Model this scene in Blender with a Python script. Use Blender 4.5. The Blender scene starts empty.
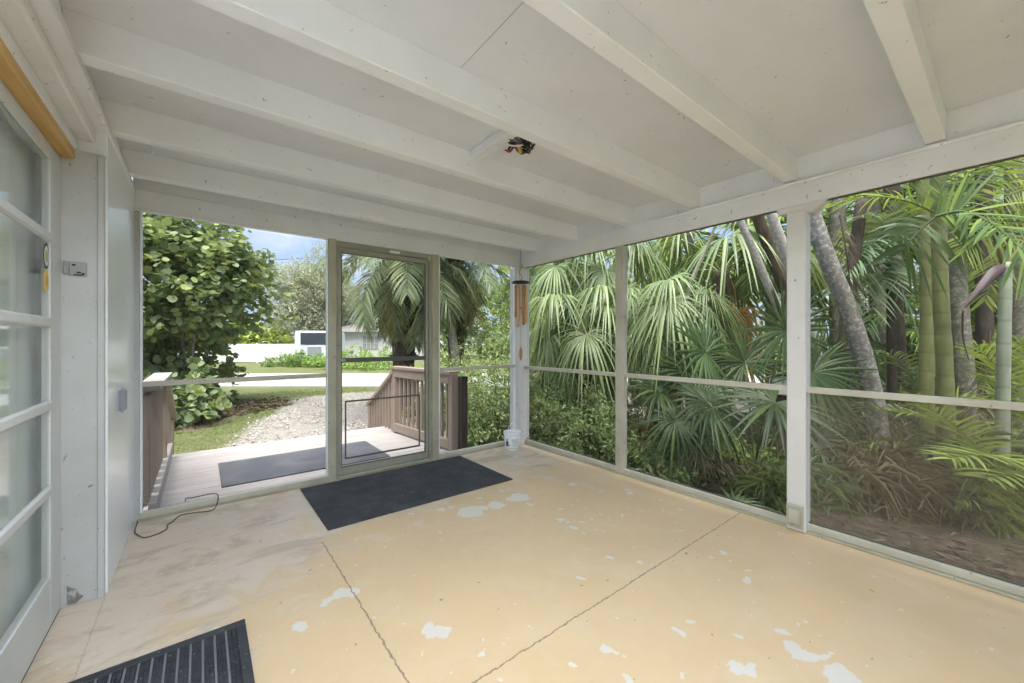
import bpy, bmesh, math, random
import numpy as np
from mathutils import Vector, Matrix
PI = math.pi
C = bpy.context.scene.collection
random.seed(7)
RNG = np.random.default_rng(11)

# ------------------------------------------------------------------ camera maths (photo calibration)
FP = 393.5; CX = 512.0; HY = 341.0; CAMZ = 1.22
YAW = math.atan(311 / 393.5)
FW = Vector((math.sin(YAW), math.cos(YAW), 0)); RT = Vector((math.cos(YAW), -math.sin(YAW), 0))
GZ = -0.45
def at(px, py, d):
    """world point that lies at depth d metres on the line of sight through a photo pixel"""
    return FW * d + RT * ((px - CX) / FP * d) + Vector((0, 0, CAMZ + (HY - py) / FP * d))
def on(px, py, z=0.0):
    return at(px, py, (CAMZ - z) * FP / (py - HY))
def ground(px, d, z=GZ):
    p = at(px, HY, d); p.z = z; return p

# ------------------------------------------------------------------ materials
def mat(name):
    m = bpy.data.materials.new(name); m.use_nodes = True
    nt = m.node_tree; b = nt.nodes['Principled BSDF']
    return m, nt, b
def N(nt, t, **k):
    n = nt.nodes.new(t)
    for a, v in k.items(): setattr(n, a, v)
    return n
def L(nt, a, b): nt.links.new(a, b)
def coords(nt, scale=(1, 1, 1), kind='Object'):
    tc = N(nt, 'ShaderNodeTexCoord'); mp = N(nt, 'ShaderNodeMapping')
    mp.inputs['Scale'].default_value = scale
    L(nt, tc.outputs[kind], mp.inputs['Vector']); return mp.outputs['Vector']
def noise(nt, vec, scale, detail=4, rough=.55, dist=0):
    n = N(nt, 'ShaderNodeTexNoise'); n.inputs['Scale'].default_value = scale
    n.inputs['Detail'].default_value = detail; n.inputs['Roughness'].default_value = rough
    n.inputs['Distortion'].default_value = dist
    L(nt, vec, n.inputs['Vector']); return n.outputs['Fac']
def ramp(nt, fac, stops):
    r = N(nt, 'ShaderNodeValToRGB'); cr = r.color_ramp
    while len(cr.elements) < len(stops): cr.elements.new(.5)
    for e, (p, c) in zip(cr.elements, stops):
        e.position = p; e.color = (c if hasattr(c, '__len__') else (c, c, c)) + ((1,) if hasattr(c, '__len__') else ()) if hasattr(c, '__len__') else (c, c, c, 1)
    L(nt, fac, r.inputs['Fac']); return r.outputs['Color']
def mixc(nt, f, a, b, mode='MIX'):
    m = N(nt, 'ShaderNodeMix', data_type='RGBA', blend_type=mode)
    for s, v in (('Factor', f), ('A', a), ('B', b)):
        i = [q for q in m.inputs if q.name == s and (q.type == ('VALUE' if s == 'Factor' else 'RGBA'))][0]
        if hasattr(v, 'links') or isinstance(v, bpy.types.NodeSocket): L(nt, v, i)
        else: i.default_value = v if s == 'Factor' else (*v, 1) if len(v) == 3 else v
    return [q for q in m.outputs if q.type == 'RGBA'][0]
def math_(nt, op, a, b=None, c=None):
    m = N(nt, 'ShaderNodeMath', operation=op)
    for i, v in enumerate((a, b, c)):
        if v is None: continue
        if isinstance(v, bpy.types.NodeSocket): L(nt, v, m.inputs[i])
        else: m.inputs[i].default_value = v
    return m.outputs[0]
def bump(nt, b, h, strength=.3, dist=.01):
    n = N(nt, 'ShaderNodeBump'); n.inputs['Strength'].default_value = strength; n.inputs['Distance'].default_value = dist
    L(nt, h, n.inputs['Height']); L(nt, n.outputs[0], b.inputs['Normal'])
def paint(name, col, dirt=None, rough=.5, speck=0.0, stretch=(1, 1, 1), blotch=.12, bs=.25, spec=.4, dust=False):
    """painted or plain surface with soft blotches, fine grain and optional dark specks"""
    m, nt, b = mat(name); v = coords(nt, stretch)
    n1 = noise(nt, v, 3, 5, .6)
    d = dirt or tuple(c * .6 for c in col)
    base = mixc(nt, math_(nt, 'MULTIPLY', ramp(nt, n1, [(.4, 0.), (.75, 1.)]), blotch * 2), col, d)
    if speck:
        n2 = noise(nt, v, 30, 3, .7, .5)
        base = mixc(nt, ramp(nt, n2, [(.70 - .04 * speck, 0.), (.74 - .04 * speck, .8)]), base, tuple(c * .35 for c in d))
    if dust:
        base = mixc(nt, ramp(nt, noise(nt, coords(nt), 55, 3, .6), [(.66, 0.), (.72, .5)]), base, (.35, .33, .29))
        base = mixc(nt, ramp(nt, noise(nt, coords(nt), 5, 5, .7), [(.45, 0.), (.8, .25)]), base, (.22, .21, .2))
    L(nt, base, b.inputs['Base Color']); b.inputs['Roughness'].default_value = rough
    b.inputs['Specular IOR Level'].default_value = spec
    bump(nt, b, noise(nt, v, 60, 3), bs, .002)
    return m
M = {}
M['ceil'] = paint('white_paint_shade_tone', (.745, .77, .805), (.58, .60, .62), .75, .35, blotch=.16)  # same white as the joists, darkened in colour to add shading contrast
M['joist'] = paint('white_paint_lit_tone', (.85, .87, .90), (.66, .68, .70), .65, .5, blotch=.12)  # lighter copy of the ceiling white, so the joist edges stand out
M['white'] = paint('white_wood_paint', (.79, .80, .815), (.50, .48, .42), .5, .8, blotch=.12)
M['post'] = paint('white_post_paint', (.69, .675, .64), (.42, .40, .36), .55, .9, blotch=.1)
M['jamb'] = paint('jamb_paint', (.52, .53, .51), (.38, .37, .33), .45, 1.0, blotch=.25)
M['panel'] = paint('white_board', (.84, .87, .90), (.80, .82, .84), .25, .3, blotch=.08, bs=.05)
M['doorw'] = paint('door_paint', (.62, .63, .62), (.45, .44, .40), .4, .5, blotch=.18)
M['cream'] = paint('weathered_cream_frame', (.43, .415, .31), (.25, .22, .14), .5, 1.1, blotch=.3)
M['cream2'] = paint('pale_frame', (.52, .50, .41), (.28, .25, .17), .5, 1.0, blotch=.28)
M['alu'] = paint('grey_aluminium', (.33, .33, .26), (.22, .20, .14), .4, .9, blotch=.3)
M['dkalu'] = paint('dark_bronze_metal', (.10, .095, .08), (.05, .05, .04), .4, 0)
M['black'] = paint('black_plastic', (.02, .02, .022), None, .5)
M['rawwood'] = paint('raw_yellow_pine', (.66, .43, .17), (.50, .27, .08), .6, .3, (14, 1.0, 14), .4)
M['grey'] = paint('grey_metal', (.34, .35, .33), None, .4, .5)
M['bluegrey'] = paint('grey_plastic', (.30, .33, .36), None, .4)
M['pail'] = paint('white_pail_plastic', (.82, .83, .81), (.7, .7, .68), .35)
M['blue'] = paint('blue_print', (.03, .09, .32), None, .4)
M['greyprint'] = paint('grey_print', (.40, .42, .44), None, .4)
M['bamboo'] = paint('bamboo', (.50, .26, .10), (.28, .12, .05), .45, .3, (1, 1, .3), .4)
M['chimewood'] = paint('light_bamboo', (.66, .42, .22), (.42, .2, .08), .45, .2, (1, 1, .3), .3)
M['red'] = paint('red_wire', (.45, .03, .03), None, .4)
M['yellow'] = paint('yellow_wire_nut', (.75, .5, .12), None, .4)
M['wirewhite'] = paint('white_wire', (.8, .8, .78), None, .4)
M['sticker_y'] = paint('yellow_sticker', (.80, .56, .12), None, .4)
M['sticker_g'] = paint('green_sticker', (.35, .48, .12), None, .4)
M['vinyl'] = paint('white_vinyl', (.82, .84, .86), None, .4)
M['house'] = paint('pale_stucco', (.62, .61, .60), None, .8)
M['roof'] = paint('grey_shingle', (.22, .21, .2), None, .8)
M['darkglass'] = paint('dark_glass', (.05, .06, .07), None, .1)
M['tyre'] = paint('tyre_rubber', (.03, .03, .03), None, .8)
M['mat'] = paint('black_rubber', (.030, .032, .038), (.055, .055, .06), .7, .0, blotch=.4, bs=.6, dust=True)
M['matold'] = paint('faded_black_rubber', (.065, .07, .085), (.12, .12, .13), .8, .0, blotch=.5, bs=.5, dust=True)
M['matrib'] = paint('grey_rib', (.16, .165, .175), None, .8, bs=.6)
M['redwood'] = paint('rusty_brown_strip', (.20, .085, .055), (.1, .05, .03), .8, .5, blotch=.4)
M['potw'] = paint('white_pot', (.62, .60, .56), (.4, .38, .3), .5, .6)

def wood(name, c1, c2, axis='x', rough=.8):
    m, nt, b = mat(name)
    s = {'x': (1.2, 18, 18), 'y': (18, 1.2, 18), 'z': (18, 18, 1.2)}[axis]
    v = coords(nt, s); g = noise(nt, v, 1.6, 6, .65, .6)
    big = noise(nt, coords(nt), 2.2, 3)
    geo = N(nt, 'ShaderNodeNewGeometry')
    col = mixc(nt, ramp(nt, g, [(.3, 0.), (.72, 1.)]), c1, c2)
    col = mixc(nt, math_(nt, 'MULTIPLY', geo.outputs['Random Per Island'], .35), col, tuple(q * .55 for q in c1))
    col = mixc(nt, math_(nt, 'MULTIPLY', big, .3), col, tuple(q * .7 for q in c2))
    L(nt, col, b.inputs['Base Color']); b.inputs['Roughness'].default_value = rough
    b.inputs['Specular IOR Level'].default_value = .2
    bump(nt, b, g, .5, .004); return m
M['deck'] = wood('weathered_deck', (.47, .44, .425), (.34, .31, .295), 'x')
M['rail'] = wood('brown_rail_wood', (.43, .34, .275), (.29, .22, .175), 'z')
M['railx'] = wood('brown_rail_wood_long', (.42, .345, .28), (.29, .225, .18), 'y')
M['raildk'] = wood('dark_brown_wood', (.09, .065, .05), (.05, .04, .03), 'z')  # darker brown wood for one rail post and the planter rim
M['railgrey'] = wood('grey_rail_wood', (.50, .46, .44), (.38, .34, .32), 'y')

# screen cloth: mostly open, the threads are a grey diffuse
def screen(name, cover, col):
    m = bpy.data.materials.new(name); m.use_nodes = True; nt = m.node_tree; nt.nodes.clear()
    o = N(nt, 'ShaderNodeOutputMaterial'); mx = N(nt, 'ShaderNodeMixShader'); t = N(nt, 'ShaderNodeBsdfTransparent')
    d = N(nt, 'ShaderNodeBsdfDiffuse'); d.inputs['Color'].default_value = (*col, 1)
    n = noise(nt, coords(nt), 2.5, 4)
    L(nt, math_(nt, 'ADD', math_(nt, 'MULTIPLY', n, cover * .7), cover * .65), mx.inputs[0])
    L(nt, t.outputs[0], mx.inputs[1]); L(nt, d.outputs[0], mx.inputs[2]); L(nt, mx.outputs[0], o.inputs[0]); return m
M['screen'] = screen('insect_screen', .05, (.14, .14, .13))
M['screen2'] = screen('hazy_insect_screen', .20, (.22, .19, .15))  # brownish haze of the lower pane mixed into the cloth colour

def glass_mat():
    m = bpy.data.materials.new('door_glass'); m.use_nodes = True; nt = m.node_tree; nt.nodes.clear()
    o = N(nt, 'ShaderNodeOutputMaterial'); mx = N(nt, 'ShaderNodeMixShader'); t = N(nt, 'ShaderNodeBsdfTransparent'); g = N(nt, 'ShaderNodeBsdfGlossy')
    t.inputs['Color'].default_value = (.95, .97, .96, 1); g.inputs['Roughness'].default_value = .04; fr = N(nt, 'ShaderNodeLayerWeight'); fr.inputs['Blend'].default_value = .5
    L(nt, math_(nt, 'MULTIPLY_ADD', math_(nt, 'POWER', fr.outputs['Facing'], 4.0), .45, .05), mx.inputs[0]); L(nt, t.outputs[0], mx.inputs[1]); L(nt, g.outputs[0], mx.inputs[2]); L(nt, mx.outputs[0], o.inputs[0]); return m
M['glass'] = glass_mat()
M['curtain'] = paint('white_blind', (.86, .88, .86), (.8, .82, .8), .8, 0, (1, 8, 1), .3)

def floor_mat():
    m, nt, b = mat('worn_painted_concrete'); v = coords(nt)
    sep = N(nt, 'ShaderNodeSeparateXYZ'); L(nt, v, sep.inputs[0]); X, Y = sep.outputs[0], sep.outputs[1]
    big = noise(nt, v, 1.1, 5, .6, .4); med = noise(nt, v, 4.5, 6, .65, .8); fine = noise(nt, v, 28, 5, .7)
    tan = mixc(nt, ramp(nt, big, [(.3, 0.), (.7, 1.)]), (.67, .485, .28), (.59, .44, .27))
    tan = mixc(nt, ramp(nt, med, [(.45, 0.), (.8, .6)]), tan, (.69, .56, .385))
    conc = mixc(nt, ramp(nt, med, [(.3, 0.), (.7, 1.)]), (.60, .485, .375), (.66, .575, .48))
    conc = mixc(nt, ramp(nt, noise(nt, coords(nt, (1, 2.2, 1)), 2.0, 7, .72, .6), [(.50, 0.), (.62, .6), (.74, .2)]), conc, (.34, .25, .17))
    # worn to bare concrete along the walk from the house door to the screen door and by the back corner
    d1 = math_(nt, 'SUBTRACT', math_(nt, 'ADD', math_(nt, 'MULTIPLY', Y, .8), math_(nt, 'MULTIPLY', X, -.55)), 1.55)
    w = math_(nt, 'ADD', d1, math_(nt, 'MULTIPLY', math_(nt, 'SUBTRACT', med, .5), 2.6))
    w = math_(nt, 'ADD', w, math_(nt, 'MULTIPLY', math_(nt, 'SUBTRACT', big, .5), 1.6))
    dc = N(nt, 'ShaderNodeVectorMath', operation='DISTANCE'); L(nt, v, dc.inputs[0]); dc.inputs[1].default_value = (2.75, 3.65, 0)
    w2 = math_(nt, 'ADD', math_(nt, 'SUBTRACT', 1.05, dc.outputs['Value']), math_(nt, 'MULTIPLY', math_(nt, 'SUBTRACT', med, .5), 1.8))
    w = math_(nt, 'MAXIMUM', w, w2)
    wm = N(nt, 'ShaderNodeMapRange'); L(nt, w, wm.inputs[0]); wm.inputs[1].default_value = -.15; wm.inputs[2].default_value = .35
    col = mixc(nt, math_(nt, 'MULTIPLY', wm.outputs[0], .85), tan, conc)
    # peeled flakes
    fl = noise(nt, coords(nt, (1, 1, 1)), 7.5, 3, .5, .3)
    area = noise(nt, coords(nt, (1, 1, 1)), .9, 2)
    thr = math_(nt, 'ADD', fl, math_(nt, 'MULTIPLY', math_(nt, 'SUBTRACT', area, .5), .32))
    col = mixc(nt, ramp(nt, thr, [(.692, 0.), (.70, .85)]), col, (.66, .63, .575))
    fs = noise(nt, coords(nt), 17, 2, .5, .4)
    thr2 = math_(nt, 'ADD', fs, math_(nt, 'MULTIPLY', math_(nt, 'SUBTRACT', area, .5), .25))
    col = mixc(nt, ramp(nt, thr2, [(.700, 0.), (.708, .8)]), col, (.66, .63, .575))
    # larger bare patches, at the places where the paint has lifted
    dn = N(nt, 'ShaderNodeTexNoise'); dn.inputs['Scale'].default_value = 9; dn.inputs['Detail'].default_value = 5; L(nt, v, dn.inputs['Vector'])
    dv_ = N(nt, 'ShaderNodeVectorMath', operation='MULTIPLY_ADD'); L(nt, dn.outputs['Color'], dv_.inputs[0]); dv_.inputs[1].default_value = (.22, .12, 0); L(nt, v, dv_.inputs[2])
    best = None
    for (px_, py_, r_) in ((472, 511, .10), (495, 505, .07), (520, 497, .08), (438, 632, .040), (346, 592, .05), (300, 626, .04), (798, 650, .045), (815, 655, .035), (745, 668, .04), (738, 637, .025), (846, 680, .05), (640, 560, .02), (430, 628, .03), (690, 620, .02), (560, 520, .03), (330, 600, .03)):
        c_ = on(px_, py_, 0); ds_ = N(nt, 'ShaderNodeVectorMath', operation='DISTANCE'); L(nt, dv_.outputs[0], ds_.inputs[0]); ds_.inputs[1].default_value = (c_.x + .11 * 1.0, c_.y + .06 * 1.0, 0)
        q_ = math_(nt, 'SUBTRACT', ds_.outputs['Value'], r_); best = q_ if best is None else math_(nt, 'MINIMUM', best, q_)
    bm_ = N(nt, 'ShaderNodeMapRange'); L(nt, best, bm_.inputs[0]); bm_.inputs[1].default_value = .004; bm_.inputs[2].default_value = -.002
    col = mixc(nt, math_(nt, 'MULTIPLY', bm_.outputs[0], .85), col, (.66, .63, .575))
    dk = noise(nt, coords(nt), 23, 2, .5)
    col = mixc(nt, ramp(nt, dk, [(.735, 0.), (.75, .7)]), col, (.22, .15, .09))
    # slab joints
    def line(a, pos, wid):
        q = math_(nt, 'ABSOLUTE', math_(nt, 'SUBTRACT', math_(nt, 'ADD', a, math_(nt, 'MULTIPLY', math_(nt, 'SUBTRACT', fine, .5), .03)), pos))
        return math_(nt, 'LESS_THAN', q, wid)
    j1 = math_(nt, 'MULTIPLY', line(Y, 1.19, .0035), math_(nt, 'GREATER_THAN', X, .4))
    j2 = math_(nt, 'MULTIPLY', line(X, .58, .0035), math_(nt, 'LESS_THAN', Y, 2.6))
    j3 = math_(nt, 'MULTIPLY', line(X, -.36, .003), math_(nt, 'LESS_THAN', Y, 2.7))
    jj = math_(nt, 'MAXIMUM', math_(nt, 'MAXIMUM', j1, j2), math_(nt, 'MULTIPLY', j3, .35))
    col = mixc(nt, math_(nt, 'MULTIPLY', jj, .75), col, (.16, .13, .09))
    L(nt, col, b.inputs['Base Color']); b.inputs['Specular IOR Level'].default_value = .4
    L(nt, ramp(nt, med, [(.2, .35), (.8, .55)]), b.inputs['Roughness'])
    bump(nt, b, math_(nt, 'ADD', med, math_(nt, 'MULTIPLY', fine, .3)), .15, .004); return m
M['floor'] = floor_mat()

def leaf_mat(name, ca, cb, cc=None, trans=.35, rough=.5, spec=.35):
    m = bpy.data.materials.new(name); m.use_nodes = True; nt = m.node_tree
    b = nt.nodes['Principled BSDF']; out = nt.nodes['Material Output']
    geo = N(nt, 'ShaderNodeNewGeometry'); r = geo.outputs['Random Per Island']
    col = ramp(nt, r, [(0., ca), (.6, cb), (1., cc or cb)])
    hs = N(nt, 'ShaderNodeHueSaturation'); L(nt, col, hs.inputs['Color'])
    oi = N(nt, 'ShaderNodeObjectInfo')
    L(nt, math_(nt, 'ADD', math_(nt, 'MULTIPLY', oi.outputs['Random'], .35), .82), hs.inputs['Value'])
    L(nt, hs.outputs[0], b.inputs['Base Color']); b.inputs['Roughness'].default_value = rough
    b.inputs['Specular IOR Level'].default_value = spec
    tr = N(nt, 'ShaderNodeBsdfTranslucent')
    tc = mixc(nt, .5, hs.outputs[0], (.35, .42, .05)); L(nt, tc, tr.inputs['Color'])
    mx = N(nt, 'ShaderNodeMixShader'); mx.inputs[0].default_value = trans
    L(nt, b.outputs[0], mx.inputs[1]); L(nt, tr.outputs[0], mx.inputs[2]); L(nt, mx.outputs[0], out.inputs[0])
    return m
M['seagrape'] = leaf_mat('sea_grape_leaf', (.19, .26, .13), (.31, .40, .21), (.46, .52, .18), .35)
M['feather'] = leaf_mat('grey_green_frond', (0.139, 0.186, 0.101), (0.232, 0.295, 0.155), (0.372, 0.388, 0.186), .25)
M['cabbage'] = leaf_mat('cabbage_palm_leaf', (0.132, 0.186, 0.085), (0.217, 0.295, 0.124), (0.326, 0.403, 0.186), .25, .4, .5)
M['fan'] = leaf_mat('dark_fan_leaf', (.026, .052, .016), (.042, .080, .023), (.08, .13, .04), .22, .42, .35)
M['areca'] = leaf_mat('areca_leaf', (.15, .23, .055), (.22, .32, .07), (.36, .45, .11), .4, .5, .25)
M['king'] = leaf_mat('king_palm_leaf', (.06, .11, .035), (.10, .17, .045), (.24, .33, .07), .35, .5, .25)
M['bluepalm'] = leaf_mat('blue_green_leaf', (0.093, 0.163, 0.093), (0.155, 0.240, 0.132), (0.232, 0.310, 0.155), .25)
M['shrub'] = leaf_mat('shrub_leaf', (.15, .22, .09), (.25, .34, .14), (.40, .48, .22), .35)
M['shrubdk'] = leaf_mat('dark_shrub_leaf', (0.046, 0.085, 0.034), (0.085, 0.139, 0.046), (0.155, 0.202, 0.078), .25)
M['shruby'] = leaf_mat('yellow_green_leaf', (0.217, 0.295, 0.078), (0.341, 0.434, 0.109), (0.589, 0.600, 0.186), .4)
M['olive'] = leaf_mat('grey_olive_leaf', (.34, .35, .26), (.48, .49, .37), (.58, .57, .45), .35)
M['mulch'] = leaf_mat('mulch_leaf', (.05, .036, .026), (.09, .068, .05), (.16, .13, .10), .1, .9, .1)
M['hedge'] = leaf_mat('hedge_leaf', (0.155, 0.295, 0.070), (0.264, 0.419, 0.109), (0.465, 0.600, 0.155), .3)
M['grass'] = leaf_mat('grass_blade', (.10, .125, .04), (.17, .20, .07), (.30, .29, .15), .35)
M['dead'] = leaf_mat('dead_frond', (.10, .075, .05), (.19, .15, .105), (.30, .25, .18), .2, .8, .1)
M['rust'] = leaf_mat('rusty_frond', (.22, .12, .045), (.34, .20, .07), (.42, .30, .12), .2, .8, .1)
M['orange'] = leaf_mat('orange_fruit_stalk', (.30, .24, .08), (.40, .30, .10), (.42, .36, .16), .2)
def bark(name, c1, c2, ring=0, rough=.9, lichen=None):
    m, nt, b = mat(name); v = coords(nt)
    n = noise(nt, coords(nt, (1, 1, .35)), 14, 6, .7); col = mixc(nt, ramp(nt, n, [(.35, 0.), (.65, 1.)]), c1, c2)
    h = n
    if lichen:
        col = mixc(nt, ramp(nt, noise(nt, v, 26, 5, .7), [(.50, 0.), (.62, .8)]), col, lichen)
    if ring:
        w = N(nt, 'ShaderNodeTexWave', wave_type='BANDS', bands_direction='Z'); w.inputs['Scale'].default_value = ring
        w.inputs['Distortion'].default_value = .6; L(nt, v, w.inputs['Vector'])
        col = mixc(nt, ramp(nt, w.outputs['Fac'], [(.0, .45), (.06, 0.)]), col, tuple(q * .5 for q in c1)); h = w.outputs['Fac']
    L(nt, col, b.inputs['Base Color']); b.inputs['Roughness'].default_value = rough; b.inputs['Specular IOR Level'].default_value = .2
    bump(nt, b, h, .12 if ring else .6, .02); return m
M['bark_grey'] = bark('grey_bark', (.30, .285, .26), (.17, .155, .135), 0, lichen=(.52, .52, .49))
M['bark_light'] = bark('pale_lichen_bark', (.50, .47, .43), (.34, .31, .27), 0, lichen=(.68, .67, .64))
M['bark_brown'] = bark('brown_fibrous_bark', (.13, .095, .07), (.06, .042, .03))
M['bark_dk'] = bark('dark_bark', (.09, .075, .06), (.045, .035, .03))
M['bark_green'] = bark('smooth_green_stem', (.21, .22, .09), (.15, .165, .07), 1.6, .45)
M['bark_ring'] = bark('ringed_palm_trunk', (.20, .19, .145), (.12, .11, .08), 2.6, .7, lichen=(.32, .31, .27))
M['bark_pale'] = bark('pale_ringed_stem', (.32, .35, .28), (.24, .28, .2), 1.6, .5)
M['sheath'] = paint('purple_brown_sheath', (.09, .055, .055), (.05, .03, .03), .5, 0, blotch=.4)

# ------------------------------------------------------------------ object helpers
def link(name, me, m=None, parent=None):
    o = bpy.data.objects.new(name, me); C.objects.link(o)
    if m is not None and not me.materials: me.materials.append(m)
    if parent is not None: o.parent = parent
    return o
def bobj(name, bm, m, parent=None, bev=0.0, smooth=False, seg=1):
    if bev: bmesh.ops.bevel(bm, geom=bm.edges[:], offset=bev, segments=seg, affect='EDGES', clamp_overlap=True)
    me = bpy.data.meshes.new(name); bm.normal_update(); bm.to_mesh(me); bm.free()
    if smooth:
        me.polygons.foreach_set('use_smooth', [True] * len(me.polygons))
    return link(name, me, m, parent)
def tag(o, label=None, cat=None, group=None, kind=None):
    for k, v in (('label', label), ('category', cat), ('group', group), ('kind', kind)):
        if v: o[k] = v
    return o
def empty(name, loc=(0, 0, 0), rz=0.0, parent=None):
    o = bpy.data.objects.new(name, None); C.objects.link(o); o.location = loc; o.rotation_euler = (0, 0, rz)
    o.empty_display_size = .1
    if parent is not None: o.parent = parent
    return o
def box(bm, x0, x1, y0, y1, z0, z1):
    vs = [bm.verts.new((x, y, z)) for x in (x0, x1) for y in (y0, y1) for z in (z0, z1)]
    for f in ((0, 1, 3, 2), (4, 6, 7, 5), (0, 4, 5, 1), (2, 3, 7, 6), (0, 2, 6, 4), (1, 5, 7, 3)):
        bm.faces.new([vs[i] for i in f])
    return vs
def B(name, dims, m, parent=None, bev=.003):
    bm = bmesh.new(); box(bm, *dims); return bobj(name, bm, m, parent, bev)
def beam(bm, p0, p1, w, h):
    """square bar between two points, w sideways, h upwards"""
    p0, p1 = Vector(p0), Vector(p1); d = (p1 - p0).normalized()
    s = d.cross(Vector((0, 0, 1)))
    s = Vector((1, 0, 0)) if s.length < 1e-3 else s.normalized()
    u = s.cross(d).normalized(); r = []
    for p in (p0, p1):
        for a, b_ in ((-1, -1), (1, -1), (1, 1), (-1, 1)): r.append(bm.verts.new(p + s * a * w / 2 + u * b_ * h / 2))
    for i in range(4): bm.faces.new((r[i], r[(i + 1) % 4], r[4 + (i + 1) % 4], r[4 + i]))
    bm.faces.new(r[3::-1]); bm.faces.new(r[4:])
def lathe(bm, prof, cen=(0, 0, 0), n=24, cap=True):
    rings = [[bm.verts.new((cen[0] + r * math.cos(2 * PI * i / n), cen[1] + r * math.sin(2 * PI * i / n), cen[2] + z)) for i in range(n)] for r, z in prof]
    for a, b_ in zip(rings, rings[1:]):
        for i in range(n): bm.faces.new((a[i], a[(i + 1) % n], b_[(i + 1) % n], b_[i]))
    if cap: bm.faces.new(rings[0][::-1]); bm.faces.new(rings[-1])
def tube_arrays(pts, rad, n=8):
    pts = [Vector(p) for p in pts]; V = []; F = []
    rad = list(rad) if hasattr(rad, '__len__') else [rad] * len(pts)
    if len(rad) != len(pts): rad = list(np.interp(np.linspace(0, 1, len(pts)), np.linspace(0, 1, len(rad)), rad))
    ref = Vector((0, 0, 1))
    for i, p in enumerate(pts):
        d = (pts[min(i + 1, len(pts) - 1)] - pts[max(i - 1, 0)]).normalized()
        s = d.cross(ref)
        if s.length < .05: s = d.cross(Vector((1, .2, 0)))
        s.normalize(); u = s.cross(d)
        for k in range(n):
            a = 2 * PI * k / n; V.append(tuple(p + (s * math.cos(a) + u * math.sin(a)) * rad[i]))
    for i in range(len(pts) - 1):
        for k in range(n):
            F.append((i * n + k, i * n + (k + 1) % n, (i + 1) * n + (k + 1) % n, (i + 1) * n + k))
    F.append(tuple(range(n - 1, -1, -1))); F.append(tuple((len(pts) - 1) * n + k for k in range(n)))
    return V, F
def smoothpath(pts, k=6):
    P = [Vector(p) for p in pts]; out = []
    for i in range(len(P) - 1):
        a, b_, c, d = P[max(i - 1, 0)], P[i], P[i + 1], P[min(i + 2, len(P) - 1)]
        for j in range(k):
            t = j / k
            out.append(.5 * ((2 * b_) + (c - a) * t + (2 * a - 5 * b_ + 4 * c - d) * t * t + (3 * b_ - a - 3 * c + d) * t ** 3))
    out.append(P[-1]); return out
def tube(name, pts, rad, m, parent=None, n=8, k=0):
    if k: pts = smoothpath(pts, k)
    V, F = tube_arrays(pts, rad, n); me = bpy.data.meshes.new(name); me.from_pydata(V, [], F)
    me.polygons.foreach_set('use_smooth', [True] * len(me.polygons)); return link(name, me, m, parent)
def quads_mesh(name, verts, faces4, m, smooth=False):
    """fast mesh from numpy arrays: verts (n,3), faces (k,4)"""
    me = bpy.data.meshes.new(name); verts = np.asarray(verts, dtype=np.float32); faces4 = np.asarray(faces4, dtype=np.int32)
    me.vertices.add(len(verts)); me.vertices.foreach_set('co', verts.ravel())
    nf, w = faces4.shape
    me.loops.add(nf * w); me.loops.foreach_set('vertex_index', faces4.ravel())
    me.polygons.add(nf); me.polygons.foreach_set('loop_start', np.arange(0, nf * w, w, dtype=np.int32))
    try: me.polygons.foreach_set('loop_total', np.full(nf, w, dtype=np.int32))
    except Exception: pass
    if smooth: me.polygons.foreach_set('use_smooth', np.ones(nf, dtype=bool))
    me.update(calc_edges=True); me.validate(); me.materials.append(m); return me

# ------------------------------------------------------------------ room shell
ROOMX0, ROOMX1, ROOMY0, ROOMY1 = -.355, 3.03, -2.0, 3.66
WX, WY = 3.03, 3.66          # inner planes of the right and front screen walls
fl = B('floor', (-.62, 3.13, ROOMY0 - .1, 3.77, -.30, 0), M['floor'], None, .004); tag(fl, kind='structure')

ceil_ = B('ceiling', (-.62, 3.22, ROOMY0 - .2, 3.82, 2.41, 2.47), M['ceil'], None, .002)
tag(ceil_, kind='structure')
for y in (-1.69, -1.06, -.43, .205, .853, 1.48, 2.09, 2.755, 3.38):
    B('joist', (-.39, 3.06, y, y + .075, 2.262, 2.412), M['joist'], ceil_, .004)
# thin seams between the ceiling sheets are real battens of caulk
B('sheet_seam', (.885, .8875, .93, 1.48, 2.4085, 2.4105), M['greyprint'], ceil_, 0)

# right wall
wr = B('wall_right', (WX - .01, WX + .03, ROOMY0, WY + .10, 2.10, 2.255), M['white'], None, .004); tag(wr, kind='structure')
B('blocking', (WX + .0, WX + .03, ROOMY0, WY + .1, 2.255, 2.41), M['white'], wr, .002)
B('corner_post', (2.94, WX + .07, 3.585, WY + .10, 0, 2.10), M['post'], wr, .004)
bm = bmesh.new(); box(bm, WX - .03, WX + .07, .80, .905, 0.004, 2.06)
B_ = bobj('post', bm, M['post'], wr, .006)
bm = bmesh.new()      # chamfered knee piece above the big post
prof = [(.97, 2.10), (.955, 2.062), (.80, 2.04), (.775, 2.04), (.69, 2.10)]
a = [bm.verts.new((WX - .012, y, z)) for y, z in prof]; b_ = [bm.verts.new((WX + .07, y, z)) for y, z in prof]
for i in range(5): bm.faces.new((a[i], a[(i + 1) % 5], b_[(i + 1) % 5], b_[i]))
bm.faces.new(a[::-1]); bm.faces.new(b_); bobj('knee_bracket', bm, M['post'], wr, .002)
B('post', (WX - .01, WX + .05, 2.185, 2.275, 0, 2.10), M['cream2'], wr, .004)
B('post', (WX - .03, WX + .07, -2.0, -1.9, 0, 2.10), M['post'], wr, .004)
B('floor_plate', (WX - .015, WX + .06, ROOMY0, WY, 0, .018), M['cream'], wr, .003)

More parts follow.
